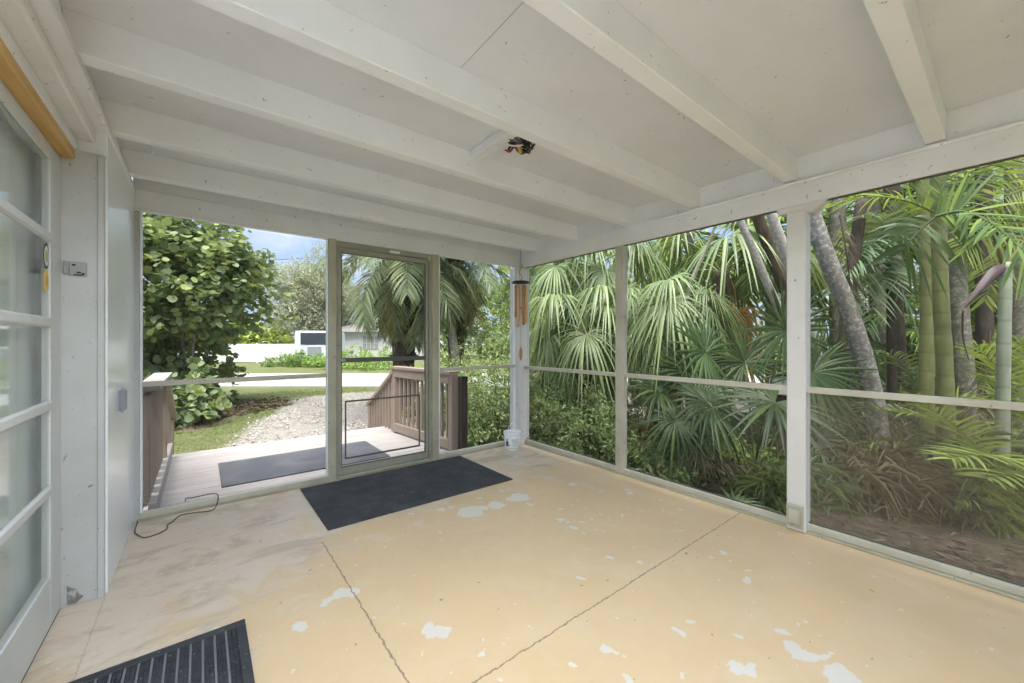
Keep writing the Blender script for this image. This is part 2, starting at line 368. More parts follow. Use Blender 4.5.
# front wall
wf = B('wall_front', (-.36, WX - .01, WY, WY + .035, 2.11, 2.255), M['white'], None, .004); tag(wf, kind='structure')
B('blocking', (-.36, WX - .01, WY + .01, WY + .035, 2.255, 2.41), M['white'], wf, .002)
B('lip_moulding', (-.36, WX - .04, WY - .012, WY - .0005, 2.105, 2.118), M['white'], wf, .002)
B('post', (-.37, -.325, WY - .0, WY + .09, 0, 2.11), M['jamb'], wf, .003)
B('post', (.862, .925, WY - .02, WY + .06, 0, 2.11), M['cream'], wf, .004)
B('post', (1.845, 1.92, WY - .02, WY + .06, 0, 2.11), M['cream'], wf, .004)
B('floor_plate', (-.34, 2.94, WY - .005, WY + .07, 0, .016), M['cream'], wf, .003)

# screened bays
def bay_x(name, x0, x1):
    r = empty(name, ((x0 + x1) / 2, WY + .02, 0)); tag(r, kind='structure'); ox = -(x0 + x1) / 2; oy = -(WY + .02)
    def P(n, d, m, bev=.002):
        return B(n, (d[0] + ox, d[1] + ox, d[2] + oy, d[3] + oy, d[4], d[5]), m, r, bev)
    y0, y1 = WY - .01, WY + .03
    P('bottom_rail', (x0, x1, y0, y1, .018, .056), M['cream2']); P('top_rail', (x0, x1, y0, y1 - .01, 2.102, 2.1095), M['white'])
    P('side_rail', (x0, x0 + .012, y0, y1, .056, 2.098), M['vinyl']); P('side_rail', (x1 - .012, x1, y0, y1, .056, 2.098), M['vinyl'])
    P('mid_rail', (x0 + .012, x1 - .012, y0 - .01, y1, .912, .945), M['cream2'])
    P('screen', (x0 + .01, x1 - .01, WY + .018, WY + .0185, .95, 2.09), M['screen'], 0)
    P('screen', (x0 + .01, x1 - .01, WY + .018, WY + .0185, .05, .915), M['screen'], 0)
    return r
def bay_y(name, y0, y1, low):
    r = empty(name, (WX + .02, (y0 + y1) / 2, 0)); tag(r, kind='structure'); oy = -(y0 + y1) / 2; ox = -(WX + .02)
    def P(n, d, m, bev=.002):
        return B(n, (d[0] + ox, d[1] + ox, d[2] + oy, d[3] + oy, d[4], d[5]), m, r, bev)
    x0, x1 = WX - .005, WX + .035
    P('bottom_rail', (x0, x1, y0, y1, .020, .058), M['cream2']); P('top_rail', (x0 + .01, x1 - .01, y0, y1, 2.092, 2.0995), M['dkalu'])
    P('spline', (x1 - .012, x1 + .002, y0, y1, .0585, .066), M['dkalu'])
    P('mid_rail', (x0 - .012, x1, y0 + .0, y1 - .0, .895, .93), M['cream2'])
    P('screen', (WX + .022, WX + .0225, y0 + .005, y1 - .005, .93, 2.09), M['screen'], 0)
    P('screen', (WX + .022, WX + .0225, y0 + .005, y1 - .005, .06, .90), M[low], 0)
    return r
bay_x('window_1', -.325, .862); bay_x('window_2', 1.925, 2.94)
bay_y('window_3', 2.275, 3.585, 'screen'); bay_y('window_4', .905, 2.185, 'screen'); bay_y('window_5', -1.9, .80, 'screen2')

# screen door
sd = empty('door_1', (1.40, WY + .02, 0)); tag(sd, kind='structure')
def SD(n, x0, x1, y0, y1, z0, z1, m, bev=.002, label=None, par=None):
    o = B(n, (x0 - 1.40, x1 - 1.40, y0 - WY - .02, y1 - WY - .02, z0, z1), m, par or sd, bev)
    if label: o['label'] = label
    return o
SD('jamb', .925, .940, WY - .01, WY + .05, .0165, 2.11, M['alu']); SD('jamb', 1.815, 1.845, WY - .01, WY + .05, .0165, 2.11, M['alu'])
SD('head', .940, 1.815, WY - .01, WY + .05, 2.055, 2.11, M['alu']); SD('threshold', .940, 1.815, WY - .02, WY + .06, .0165, .035, M['cream'])
SD('stile', .943, .972, WY, WY + .028, .04, 2.05, M['alu']); SD('stile', 1.780, 1.812, WY, WY + .028, .04, 2.05, M['alu'])
SD('top_rail', .972, 1.780, WY, WY + .028, 2.005, 2.05, M['alu']); SD('bottom_rail', .972, 1.780, WY, WY + .028, .04, .105, M['alu'])
for x in (.9722, 1.775): SD('spline', x, x + .005, WY - .002, WY + .02, .105, 2.005, M['dkalu'], 0)
SD('spline', .9775, 1.775, WY - .002, WY + .02, 2.0, 2.0049, M['dkalu'], 0); SD('spline', .9775, 1.775, WY - .002, WY + .02, .1052, .112, M['dkalu'], 0)
SD('screen', .973, 1.779, WY + .012, WY + .0125, .107, 2.0, M['screen'], 0)
pb = SD('push_bar', .974, 1.778, WY - .018, WY - .003, 1.035, 1.075, M['dkalu'], .003, 'dark bronze push bar')
SD('latch', .955, 1.0, WY - .03, WY - .0185, 1.045, 1.068, M['grey'], .003)
pf = SD('pet_door_frame', 1.0, 1.715, WY - .012, WY - .003, .68, .695, M['dkalu'], .001, 'thin dark frame of a pet door in the lower screen')
SD('pet_door_frame', 1.0, 1.715, WY - .012, WY - .003, .175, .19, M['dkalu'], .001)
SD('pet_door_frame', 1.0, 1.012, WY - .012, WY - .003, .19, .68, M['dkalu'], .001)
SD('pet_door_frame', 1.703, 1.715, WY - .012, WY - .003, .19, .68, M['dkalu'], .001)
SD('closer', 1.40, 1.50, WY - .03, WY - .0105, 2.06, 2.082, M['vinyl'], .003)
SD('hinge', 1.79, 1.83, WY - .025, WY - .0105, 2.03, 2.085, M['cream'], .003)

# left house wall: board panel, jamb post, glazed door, stepped mouldings
wl = B('wall_left', (-.62, -.355, 2.712, WY + .10, 0, 2.25), M['panel'], None, .004); tag(wl, kind='structure')
B('wall_return', (-.62, -.50, ROOMY0, 1.72, 0, 2.13), M['white'], wl, .003)
B('ledger', (-.62, -.39, ROOMY0, WY + .10, 2.262, 2.409), M['white'], wl, .003)
B('moulding', (-.62, -.345, ROOMY0, WY, 2.218, 2.2615), M['white'], wl, .006)
B('moulding', (-.62, -.395, ROOMY0, 2.711, 2.165, 2.2175), M['white'], wl, .008)
B('moulding', (-.62, -.455, ROOMY0, 2.711, 2.108, 2.1645), M['white'], wl, .008)
B('trim_1', (-.56, -.457, ROOMY0, 2.680, 2.062, 2.1075), M['rawwood'], None, .004); tag(bpy.data.objects['trim_1'], kind='structure')
B('trim_2', (-.62, -.362, 2.680, 2.711, 0, 2.108), M['jamb'], None, .004)
t2 = tag(bpy.data.objects['trim_2'], kind='structure')
B('stop_bead', (-.384, -.362, 2.672, 2.6795, .002, 2.10), M['jamb'], t2, .002)
# missing paint low on the jamb
bm = bmesh.new(); pts = [(-.482, .012), (-.452, .010), (-.43, .035), (-.445, .05), (-.452, .075), (-.470, .085), (-.482, .10)]
q1 = [bm.verts.new((x, 2.6775, z)) for x, z in pts]; q2 = [bm.verts.new((x, 2.681, z)) for x, z in pts]
bm.faces.new(q1); bm.faces.new(q2[::-1])
for i in range(7): bm.faces.new((q1[i], q2[i], q2[(i + 1) % 7], q1[(i + 1) % 7]))
bobj('bare_patch', bm, M['bark_grey'], t2)['label'] = 'bare brown patch where paint has flaked off'

hd = empty('door_2', (-.52, 2.2, 0)); tag(hd, kind='structure')
def HD(n, x0, x1, y0, y1, z0, z1, m, bev=.003, par=None):
    return B(n, (x0 + .52, x1 + .52, y0 - 2.2, y1 - 2.2, z0, z1), m, par or hd, bev)
HD('stile', -.527, -.50, 2.52, 2.675, .012, 2.055, M['doorw']); HD('stile', -.527, -.50, 1.73, 1.84, .012, 2.055, M['doorw'])
HD('bottom_rail', -.527, -.50, 1.84, 2.52, .012, .225, M['doorw']); HD('dark_gap_strip', -.525, -.503, 1.73, 2.675, .0005, .0118, M['black'], 0)  # black strip put in for the dark gap under the door
HD('top_rail', -.527, -.50, 1.84, 2.52, 1.99, 2.055, M['doorw'])
for z in (1.66, 1.30, .95, .59):
    HD('muntin', -.515, -.494, 1.84, 2.52, z - .022, z + .022, M['doorw'], .008)
for z0, z1 in ((.225, .568), (.612, .928), (.972, 1.278), (1.322, 1.638), (1.682, 1.99)):
    HD('glass_pane', -.509, -.505, 1.84, 2.52, z0, z1, M['glass'], 0)
HD('head', -.60, -.505, 1.72, 2.679, 2.056, 2.0615, M['doorw'], 0)
cu = B('curtain', (-.575, -.57, 1.76, 2.66, .05, 2.04), M['curtain'], None, 0)
tag(cu, 'white curtain hanging behind the panes of the glazed house door', 'curtain')
B('wall_back_house', (-.80, -.70, ROOMY0, WY, 0, 2.4), M['curtain'], None, 0); tag(bpy.data.objects['wall_back_house'], kind='structure').name = 'wall_house'

# rear screened wall behind the camera
wb = B('wall_back', (-.5, WX, ROOMY0 - .09, ROOMY0, 2.10, 2.255), M['white'], None, .004); tag(wb, kind='structure')
for x in (-.5, .62, 1.78): B('post', (x, x + .09, ROOMY0 - .09, ROOMY0, 0, 2.10), M['post'], wb, .004)

# ------------------------------------------------------------------ small fittings
def thing_box(name, dims, m, label, cat, bev=.003):
    return tag(B(name, dims, m, None, bev), label, cat)
# strike plate on jamb
st = empty('latch_strike', (-.448, 2.679, 1.555)); tag(st, 'square grey metal latch keeper screwed to the white jamb beside the glazed door', 'latch')
bm = bmesh.new(); box(bm, -.028, .030, -.006, 0, -.033, .033); bobj('plate', bm, M['grey'], st, .003)
bm = bmesh.new(); box(bm, -.045, -.031, -.012, 0, -.028, .032); bobj('hinge_knuckle', bm, M['grey'], st, .003)
for (x, z, w, h) in ((-.012, .018, .006, .004), (.004, -.016, .007, .004), (.018, -.022, .005, .005), (.002, -.027, .014, .003)):
    bm = bmesh.new(); box(bm, x - w, x + w, -.0075, -.0062, z - h, z + h); bobj('slot', bm, M['black'], st)
# stickers on the door glass
for nm, zc, ms, lab in (('badge_sticker', 1.575, ('black', 'vinyl', 'sticker_g'), 'oval black, white and green sticker on the door glass, upper of the two'),
                        ('warning_sticker', 1.472, ('sticker_y', 'sticker_y', 'rawwood'), 'oval yellow sticker on the door glass, below the green one')):
    r = empty(nm, (-.5045, 2.482, zc)); tag(r, lab, 'sticker')
    for k, (mm, s) in enumerate(zip(ms, (1, .78, .5))):
        bm = bmesh.new(); n = 20; hh = .054 if nm == 'badge_sticker' else .047
        v = [bm.verts.new((.0006 * (k + 1), math.cos(2 * PI * i / n) * .037 * s, math.sin(2 * PI * i / n) * hh * s)) for i in range(n)]
        w = [bm.verts.new((.0006 * k, q.co.y, q.co.z)) for q in v]
        bm.faces.new(v); [bm.faces.new((v[i], w[i], w[(i + 1) % n], v[(i + 1) % n])) for i in range(n)]
        bobj(('backing', 'ring', 'emblem')[k], bm, M[mm], r)
# small grey box on white panel
sb = tag(empty('switch_box', (-.355, 3.05, .895)), 'small rounded grey box fixed to the white wall board', 'wall box')
bm = bmesh.new(); box(bm, 0, .028, -.034, .034, -.067, .067); bobj('cover', bm, M['bluegrey'], sb, .012, seg=3)
bm = bmesh.new(); box(bm, .0281, .033, -.022, .022, -.05, .05); bobj('face_plate', bm, M['grey'], sb, .003)
# outlet at foot of the big post
ob = tag(empty('outlet_cover', (WX - .031, .857, .10)), 'square cream outlet cover at the foot of the wide white post', 'outlet')
for n, w, h, d0, d1 in (('back_plate', .046, .075, 0, .010), ('frame', .038, .060, .0105, .018), ('lid', .029, .046, .0185, .026)):
    bm = bmesh.new(); box(bm, -d1, -d0, -w, w, -h, h); bobj(n, bm, M['cream' if n == 'frame' else 'cream2'], ob, .004)
# conduit along the right header
pts = [(WX - .024, 1.93, 2.250), (WX - .024, 1.90, 2.256), (WX - .024, 1.82, 2.248), (WX - .024, 1.6, 2.243), (WX - .024, .6, 2.243), (WX - .024, -1.9, 2.243)]
cd = tube('conduit', pts, .011, M['white'], None, 10, 8); tag(cd, 'thin white painted conduit running along the top of the right header', 'conduit')

# ceiling fixture base and loose wiring
fx = tag(empty('ceiling_fixture', (1.345, 1.90, 2.408)), 'long white box fixed to the ceiling between two joists', 'light fixture')
bm = bmesh.new(); box(bm, -.035, .03, -.24, .21, -.055, 0); bobj('housing', bm, M['white'], fx, .005)
bm = bmesh.new(); box(bm, -.03, .025, .2105, .216, -.05, -.004); bobj('end_cap', bm, M['ceil'], fx, .003)
jb = tag(empty('junction_box', (1.44, 1.745, 2.4085)), 'open round black ceiling box with loose wires hanging out', 'electrical box')
bm = bmesh.new(); lathe(bm, [(.080, 0), (.084, -.014), (.074, -.036), (.05, -.040)], n=18); bobj('box_rim', bm, M['black'], jb, 0, True)
bm = bmesh.new(); lathe(bm, [(.02, -.005), (.034, -.03), (.030, -.055), (.012, -.06)], cen=(-.035, -.03, 0), n=12); bobj('metal_bracket', bm, M['grey'], jb, 0, True)
rr = random.Random(3)
for k, (mm, n) in enumerate([('black', 8), ('wirewhite', 2), ('dkalu', 5)]):
    for j in range(n):
        a0 = rr.uniform(0, 2 * PI); a1 = a0 + rr.uniform(1.2, 3.4)
        a9 = 1.3; p = [(math.cos(a0) * .04, math.sin(a0) * .04, -.02), (math.cos(a0) * .085, math.sin(a0) * .085, -.045 - rr.uniform(0, .02)),
             (math.cos((a0 + a1) / 2) * .06, math.sin((a0 + a1) / 2) * .06, -.065 - rr.uniform(0, .03)),
             (math.cos(a1) * .05, math.sin(a1) * .05, -.04)]
        tube('wire', p, .0045, M[mm], jb, 6, 5)
tube('wire', [(0, .02, -.03), (-.02, .05, -.07), (-.03, .062, -.085), (-.06, .068, -.08)], .0045, M['red'], jb, 6, 5)
for x, y in ((-.01, .0), (.025, .03)):
    bm = bmesh.new(); lathe(bm, [(.005, -.05), (.013, -.055), (.010, -.085), (.006, -.088)], cen=(x, y, 0), n=10); bobj('wire_nut', bm, M['yellow'], jb, 0, True)
# curl of old wire on the ledger (left)
cw = tube('loose_wire', [(-.388, 3.02, 2.39), (-.34, 3.04, 2.40), (-.25, 3.08, 2.375), (-.22, 3.10, 2.33), (-.235, 3.10, 2.31)], .007, M['white'], None, 6, 6)
tag(cw, 'short curl of white painted wire by the ledger between two joists', 'wire')

# wind chime
wc = tag(empty('wind_chime', (2.83, 3.42, 0)), 'bamboo wind chime hanging by the corner post', 'wind chime')
tube('cord', [(0, 0, 2.262), (0, 0, 2.09)], .0025, M['dkalu'], wc, 5)
tube('hook', [(0, 0, 2.09), (.02, 0, 2.07), (-.005, 0, 2.03), (-.02, 0, 1.99), (.012, 0, 1.95), (0, 0, 1.905)], .0045, M['bamboo'], wc, 6, 5)
bm = bmesh.new(); lathe(bm, [(.10, 0), (.104, .006), (.09, .018), (.012, .028)], cen=(0, 0, 1.878), n=24); bobj('top_disc', bm, M['black'], wc, 0, True)
for k, ln in enumerate((.44, .40, .36, .47, .33, .42)):
    a0 = 2 * PI * k / 6 + .3; x, y = math.cos(a0) * .056, math.sin(a0) * .056
    tb = tube('chime_tube', [(x, y, 1.85), (x, y, 1.85 - ln * .5), (x, y, 1.85 - ln)], [.0165, .0155, .0165], M['chimewood' if k % 2 else 'bamboo'], wc, 12)
    tube('string', [(x, y, 1.88), (x, y, 1.85)], .0015, M['dkalu'], tb, 4)
tube('clapper_string', [(0, 0, 1.88), (0, 0, 1.12)], .0015, M['dkalu'], wc, 4)
bm = bmesh.new(); lathe(bm, [(.028, -.008), (.03, 0), (.028, .008)], cen=(0, 0, 1.60), n=16); bobj('clapper', bm, M['bamboo'], wc, 0)
bm = bmesh.new(); lathe(bm, [(.004, -.085), (.018, -.06), (.026, -.02), (.022, .03), (.006, .07)], cen=(0, 0, 1.09), n=14)
for v in bm.verts: v.co.y *= .25
bobj('sail', bm, M['bamboo'], wc, 0, True)

# pail
pl = tag(empty('paint_pail', (2.775, 3.50, 0)), 'small white plastic pail with lid and wire handle by the corner post', 'bucket')
bm = bmesh.new(); lathe(bm, [(.095, .001), (.100, .006), (.108, .10), (.113, .185), (.109, .187)], n=32); bobj('body', bm, M['pail'], pl, 0, True)
bm = bmesh.new(); lathe(bm, [(.119, .183), (.122, .188), (.122, .205), (.117, .212), (.105, .212), (.10, .207), (.01, .207)], n=32); bobj('lid', bm, M['vinyl'], pl, 0, True)
hp = [(-.118 * math.cos(PI * i / 12), 0, .185 + .0 + .125 * math.sin(PI * i / 12)) for i in range(13)]
h_ = tube('handle', hp, .0035, M['vinyl'], pl, 6); h_.rotation_euler = (0, 0, -YAW + .9)
def decal(par, a0, a1, z0, z1, m, name='label'):
    n = 8; v = []; f = []
    for i in range(n + 1):
        a = a0 + (a1 - a0) * i / n
        for z in (z0, z1):
            r = .1008 + (z - .006) * .075 + .0006; v.append((r * math.cos(a), r * math.sin(a), z))
    f = [(2 * i, 2 * i + 2, 2 * i + 3, 2 * i + 1) for i in range(n)]
    me = bpy.data.meshes.new(name); me.from_pydata(v, [], f); return link(name, me, M[m], par)
lb = None
ca = math.atan2(-3.5, -2.775)      # side turned to the camera
for a0, a1, z0, z1, m in ((.52, .95, .052, .112, 'blue'), (.60, .80, .115, .122, 'blue'), (.55, .8, .128, .137, 'black'), (.32, .42, .055, .075, 'blue'), (-.75, .12, .128, .135, 'bluegrey'),
                          (-.7, .1, .110, .117, 'greyprint'), (-.7, .0, .096, .101, 'greyprint'), (-.7, .08, .082, .087, 'greyprint'), (-.68, -.1, .068, .073, 'greyprint'), (-.7, .05, .054, .059, 'greyprint'), (-.7, .8, .028, .034, 'greyprint')):
    decal(pl, ca - a1, ca - a0, z0, z1, m, 'printed_label')

pl.scale = (.86, .86, .95)
# mats
mt = B('floor_mat', (.64, 2.16, 2.72, 3.625, .0005, .009), M['mat'], None, .003); tag(mt, 'flat black rubber mat on the floor inside the screen door', 'mat')
dm = tag(empty('doormat', (-.16, 1.60, 0)), 'ribbed charcoal doormat in the foreground by the glazed house door', 'doormat')
bm = bmesh.new(); box(bm, -.33, .31, -.48, .467, .0005, .008); bobj('backing', bm, M['mat'], dm, .003)
bm = bmesh.new()
for d in ((-.33, .31, .430, .467), (-.33, .31, -.48, -.443), (-.33, -.295, -.443, .430), (.275, .31, -.443, .430)): box(bm, *d, .0082, .015)
bobj('border', bm, M['mat'], dm, .003)
x = -.288; k = 0
while x < .262:
    w = .0065 if k % 3 == 0 else .010
    if k % 3 == 0 or False:
        bm = bmesh.new(); box(bm, x, x + .0075, -.44, .427, .0082, .0135); bobj('rib', bm, M['matrib'], dm, .001); x += .0105
    else:
        bm = bmesh.new(); yy = -.44
        while yy < .422:
            box(bm, x, x + .0105, yy, yy + .0055, .0082, .0135 + .002 * ((int(yy * 200)) % 2)); yy += .0085
        bobj('cord_row', bm, M['mat'], dm, 0); x += .0135
    k += 1

# cord over the floor and sill
pts = [(134, 519), (137.6, 520.5), (134.7, 531), (141, 536), (145.8, 537), (158.7, 532.8), (167, 528), (167, 524.5), (172.8, 521), (179.8, 515), (195, 512), (211.5, 510)]
cp = [on(x, y, .004) for x, y in pts]; cp = [p + Vector((0, 0, .0)) for p in cp]
cp += [Vector((.09, 3.632, .015)), Vector((.10, 3.648, .075)), Vector((.07, 3.67, .09)), Vector((.0, 3.69, .085)), Vector((-.05, 3.70, .08)), Vector((-.085, 3.70, .083)), Vector((-.088, 3.69, .065))]
co = tube('electric_cord', cp, .0038, M['dkalu'], None, 6, 5); tag(co, 'thin dark cord lying on the floor and looping over the front sill', 'cord')
SKY, SUN, EXPO, FILL_POWER = 0.74, 5.6, 0.85, 300.0
# ------------------------------------------------------------------ outside: ground, deck, rails
def gxy(px, py, z=GZ):
    p = on(px, py, z); return (p.x, p.y)
def seg_dist(X, Y, poly):
    """signed distance to polygon (negative inside)"""
    inside = np.zeros(X.shape, bool); dmin = np.full(X.shape, 1e9); n = len(poly)
    for i in range(n):
        x0, y0 = poly[i]; x1, y1 = poly[(i + 1) % n]
        dx, dy = x1 - x0, y1 - y0; t = np.clip(((X - x0) * dx + (Y - y0) * dy) / (dx * dx + dy * dy + 1e-9), 0, 1)
        dmin = np.minimum(dmin, np.hypot(X - x0 - t * dx, Y - y0 - t * dy))
        c = ((y0 > Y) != (y1 > Y)) & (X < (x1 - x0) * (Y - y0) / (y1 - y0 + 1e-12) + x0); inside ^= c
    return np.where(inside, -dmin, dmin)
gravel_poly = [gxy(212, 452), gxy(238, 436), gxy(262, 424), gxy(284, 412), gxy(290, 404), gxy(306, 397), gxy(340, 393), gxy(400, 391), gxy(520, 389), gxy(640, 389), gxy(780, 392),
               gxy(900, 394), gxy(900, 402), gxy(780, 415), gxy(640, 422), gxy(560, 412), gxy(500, 415), gxy(470, 440), (3.2, 6.3), (2.6, 4.0), (-.2, 4.2)]
bed_poly = [gxy(470, 440), gxy(500, 415), gxy(560, 412), gxy(640, 422), gxy(780, 415), gxy(900, 402), (40, 8), (40, -20), (3.1, -20), (3.1, 4.0)]
litter_poly = [gxy(150, 412), gxy(240, 398), gxy(272, 400), gxy(268, 408), gxy(230, 418), gxy(205, 428), gxy(150, 432), (-6, 6), (-6, 9)]
xs = np.unique(np.concatenate([np.linspace(-80, -8, 19), np.arange(-8, 22, .16), np.linspace(22, 120, 24)]))
ys = np.unique(np.concatenate([np.linspace(-50, -4, 12), np.arange(-4, 24, .16), np.linspace(24, 160, 30)]))
GX, GY = np.meshgrid(xs, ys); near = (np.hypot(GX, GY) < 26)
def fbm(X, Y, s, seed):
    r = np.random.default_rng(seed); out = 0
    for k in range(5):
        a, b_, c, d = r.uniform(0, 6.28, 4); f = s * 1.9 ** k
        out = out + (np.sin(X * f * math.cos(a) + Y * f * math.sin(a) + b_) + np.sin(X * f * math.cos(c) + Y * f * math.sin(c) + d)) / (1.6 ** k)
    return out / 3
sg = seg_dist(GX, GY, gravel_poly); sb_ = seg_dist(GX, GY, bed_poly); sl = seg_dist(GX, GY, litter_poly)
sg = sg + fbm(GX, GY, 1.3, 5) * .35
GZZ = GZ + np.where(near, fbm(GX, GY, 2.3, 1) * .018, 0) + np.where(sg < 0, fbm(GX, GY, 7, 2) * .015, 0)
GZZ = GZZ + np.where((GX > 3.1) & (sb_ < 0), .12, 0)
verts = np.stack([GX.ravel(), GY.ravel(), GZZ.ravel()], 1); nx, ny = len(xs), len(ys)
idx = np.arange(nx * ny).reshape(ny, nx)
faces = np.stack([idx[:-1, :-1].ravel(), idx[:-1, 1:].ravel(), idx[1:, 1:].ravel(), idx[1:, :-1].ravel()], 1)
def ground_mat():
    m, nt, b = mat('lawn_gravel_and_soil'); v = coords(nt)
    at_ = lambda n: N(nt, 'ShaderNodeAttribute', attribute_name=n).outputs['Fac']
    n1 = noise(nt, v, 1.2, 5); n2 = noise(nt, v, 14, 5, .7); n3 = noise(nt, v, 45, 4, .8)
    lawn = mixc(nt, ramp(nt, n2, [(.3, 0.), (.7, 1.)]), (.10, .125, .045), (.19, .21, .09))
    lawn = mixc(nt, ramp(nt, n1, [(.5, 0.), (.75, .6)]), lawn, (.30, .27, .17))
    gr = mixc(nt, ramp(nt, n3, [(.35, 0.), (.6, 1.)]), (.22, .20, .175), (.50, .47, .44)); gr = mixc(nt, ramp(nt, noise(nt, v, 9, 7, .8, .8), [(.44, 0.), (.56, .8)]), gr, (.30, .28, .22))
    gr = mixc(nt, ramp(nt, n1, [(.55, 0.), (.75, .35)]), gr, (.25, .24, .16))
    soil = mixc(nt, ramp(nt, n2, [(.35, 0.), (.65, 1.)]), (.045, .035, .025), (.12, .10, .075))
    lit = mixc(nt, ramp(nt, n3, [(.3, 0.), (.6, 1.)]), (.12, .085, .06), (.34, .27, .20))
    jit = math_(nt, 'MULTIPLY', math_(nt, 'SUBTRACT', n2, .5), .9)
    def mask(name, w=.14):
        r = N(nt, 'ShaderNodeMapRange'); L(nt, math_(nt, 'ADD', at_(name), jit), r.inputs[0])
        r.inputs[1].default_value = w; r.inputs[2].default_value = -w; return r.outputs[0]
    col = mixc(nt, mask('litter'), lawn, lit); col = mixc(nt, mask('gravel'), col, gr); col = mixc(nt, mask('bed'), col, soil)
    L(nt, col, b.inputs['Base Color']); b.inputs['Roughness'].default_value = .95; b.inputs['Specular IOR Level'].default_value = .1
    bump(nt, b, math_(nt, 'ADD', n3, n2), .8, .03); return m
gme = quads_mesh('ground', verts, faces, ground_mat(), True)
for nm, arr in (('gravel', sg), ('bed', sb_), ('litter', sl)):
    a_ = gme.attributes.new(nm, 'FLOAT', 'POINT'); a_.data.foreach_set('value', arr.ravel().astype(np.float32))
tag(link('ground', gme), kind='structure')

def roadmat():
    m, nt, b = mat('pale_asphalt'); v = coords(nt)
    L(nt, mixc(nt, noise(nt, v, 3, 6, .7), (.34, .33, .32), (.44, .43, .41)), b.inputs['Base Color']); b.inputs['Roughness'].default_value = .9; return m
M['road'] = roadmat()
# road crossing in front of the lot: strip between two lines of sight distances, square to the camera's far view
def slab(name, pts, z0, z1, m):
    bm = bmesh.new(); a = [bm.verts.new((x, y, z0)) for x, y in pts]; b2 = [bm.verts.new((x, y, z1)) for x, y in pts]; n = len(pts)
    bm.faces.new(a[::-1]); bm.faces.new(b2)
    for i in range(n): bm.faces.new((a[i], a[(i + 1) % n], b2[(i + 1) % n], b2[i]))
    return bobj(name, bm, m)
def vec2(p): return (p.x, p.y)
rd = slab('road', [vec2(ground(-2600, 14.6)), vec2(ground(3200, 14.3)), vec2(ground(3200, 20.0)), vec2(ground(-2600, 20.6))], GZ - .05, GZ + .03, M['road']); tag(rd, kind='structure')

# deck
bm = bmesh.new(); y = 3.785; k = 0
while y < 5.95:
    box(bm, -.36 + random.uniform(-.004, .004), 2.50 + random.uniform(-.006, .006), y, y + .136, -.138 + 0, -.10 + random.uniform(-.002, .001)); y += .142
dk = bobj('deck', bm, M['deck'], None, .004); tag(dk, kind='structure')
B('step', (-.30, 2.35, 5.96, 6.26, -.32, -.28), M['deck'], dk, .004); B('riser', (-.30, 2.35, 5.93, 5.955, -.44, -.14), M['railx'], dk, .003)
B('deck_joist', (-.34, 2.46, 3.80, 3.84, -.44, -.14), M['railx'], dk, .003)
om = tag(B('outdoor_mat', (.145, 1.70, 4.40, 5.275, -.0985, -.088), M['matold'], None, .003), 'faded grey-black rubber mat lying on the wooden deck outside', 'mat')
rs = tag(B('wood_strip', (1.03, 1.78, 4.02, 4.12, -.0985, -.085), M['redwood'], None, .003), 'narrow rusty brown strip lying on the deck just outside the screen door', 'strip')

def bar(name, p0, p1, w, h, m, par, bev=.003):
    bm = bmesh.new(); beam(bm, p0, p1, w, h); return bobj(name, bm, m, par, bev)
# left rail
lr = tag(empty('deck_railing', (-.31, 4.5, -.10)), 'left wooden deck railing with close-set brown pickets beside the white wall board', 'railing')
def rel(par, p): return tuple(Vector(p) - par.location)
def R_(par, name, p0, p1, w, h, m): return bar(name, rel(par, p0), rel(par, p1), w, h, m, par)
R_(lr, 'top_rail', (-.30, 3.80, .885), (-.30, 5.32, .885), .14, .04, M['railgrey'])
R_(lr, 'upper_rail', (-.345, 3.80, .80), (-.345, 5.30, .80), .035, .13, M['railgrey'])
R_(lr, 'kick_board', (-.275, 3.82, .0), (-.275, 5.95, .0), .045, .12, M['railgrey'])
R_(lr, 'post', (-.315, 5.26, -.095), (-.315, 5.26, .862), .09, .09, M['rail'])
for i in range(12):
    yy = 3.86 + i * .112; R_(lr, 'baluster', (-.31, yy, .062), (-.31, yy, .83), .035, .075 if 0 else .035, M['rail'])
    if i % 2 == 0: R_(lr, 'picket', (-.375, yy + .03, -.13), (-.375, yy + .03, .735 + .12), .09 if 0 else .02, .10, M['rail'])
R_(lr, 'stair_rail', (-.29, 5.31, .83), (-.29, 6.75, .20), .09, .05, M['railx'])
R_(lr, 'post', (-.315, 6.62, -.44), (-.315, 6.62, .235), .09, .09, M['rail'])
for i in range(9):
    yy = 5.42 + i * .125; R_(lr, 'baluster', (-.31, yy, -.30), (-.31, yy, .78 - (yy - 5.31) * .4375), .035, .035, M['rail'])
R_(lr, 'stair_stringer', (-.33, 5.95, -.18), (-.33, 6.7, -.40), .03, .14, M['railx'])
# right rail
rr_ = tag(empty('stair_railing', (2.42, 4.6, -.10)), 'right wooden deck railing with open brown balusters seen through the screen door', 'railing')
A0, A1 = Vector((2.385, 4.16, 0)), Vector((2.235, 5.55, 0)); dv = (A1 - A0)
def rp(t, z, off=0): p = A0 + dv * t; return (p.x + off, p.y, z)
R_(rr_, 'top_rail', rp(-.02, .842), rp(1.03, .842), .14, .038, M['railx'])
R_(rr_, 'upper_rail', rp(.02, .765, -.03), rp(1.0, .765, -.03), .035, .115, M['railx'])
R_(rr_, 'lower_rail', rp(.02, -.02, -.03), rp(1.0, -.02, -.03), .035, .12, M['railx'])
R_(rr_, 'post', rp(0, -.095), rp(0, .822), .09, .09, M['rail'])
R_(rr_, 'dark_post', rp(-.06, -.09, .075), rp(-.06, .80, .075), .085, .085, M['raildk'])
R_(rr_, 'post', rp(1.0, -.095), rp(1.0, .822), .09, .09, M['rail'])
for i in range(11):
    t = .085 + i * .083; R_(rr_, 'baluster', rp(t, -.07), rp(t, .80), .035, .035, M['rail'])
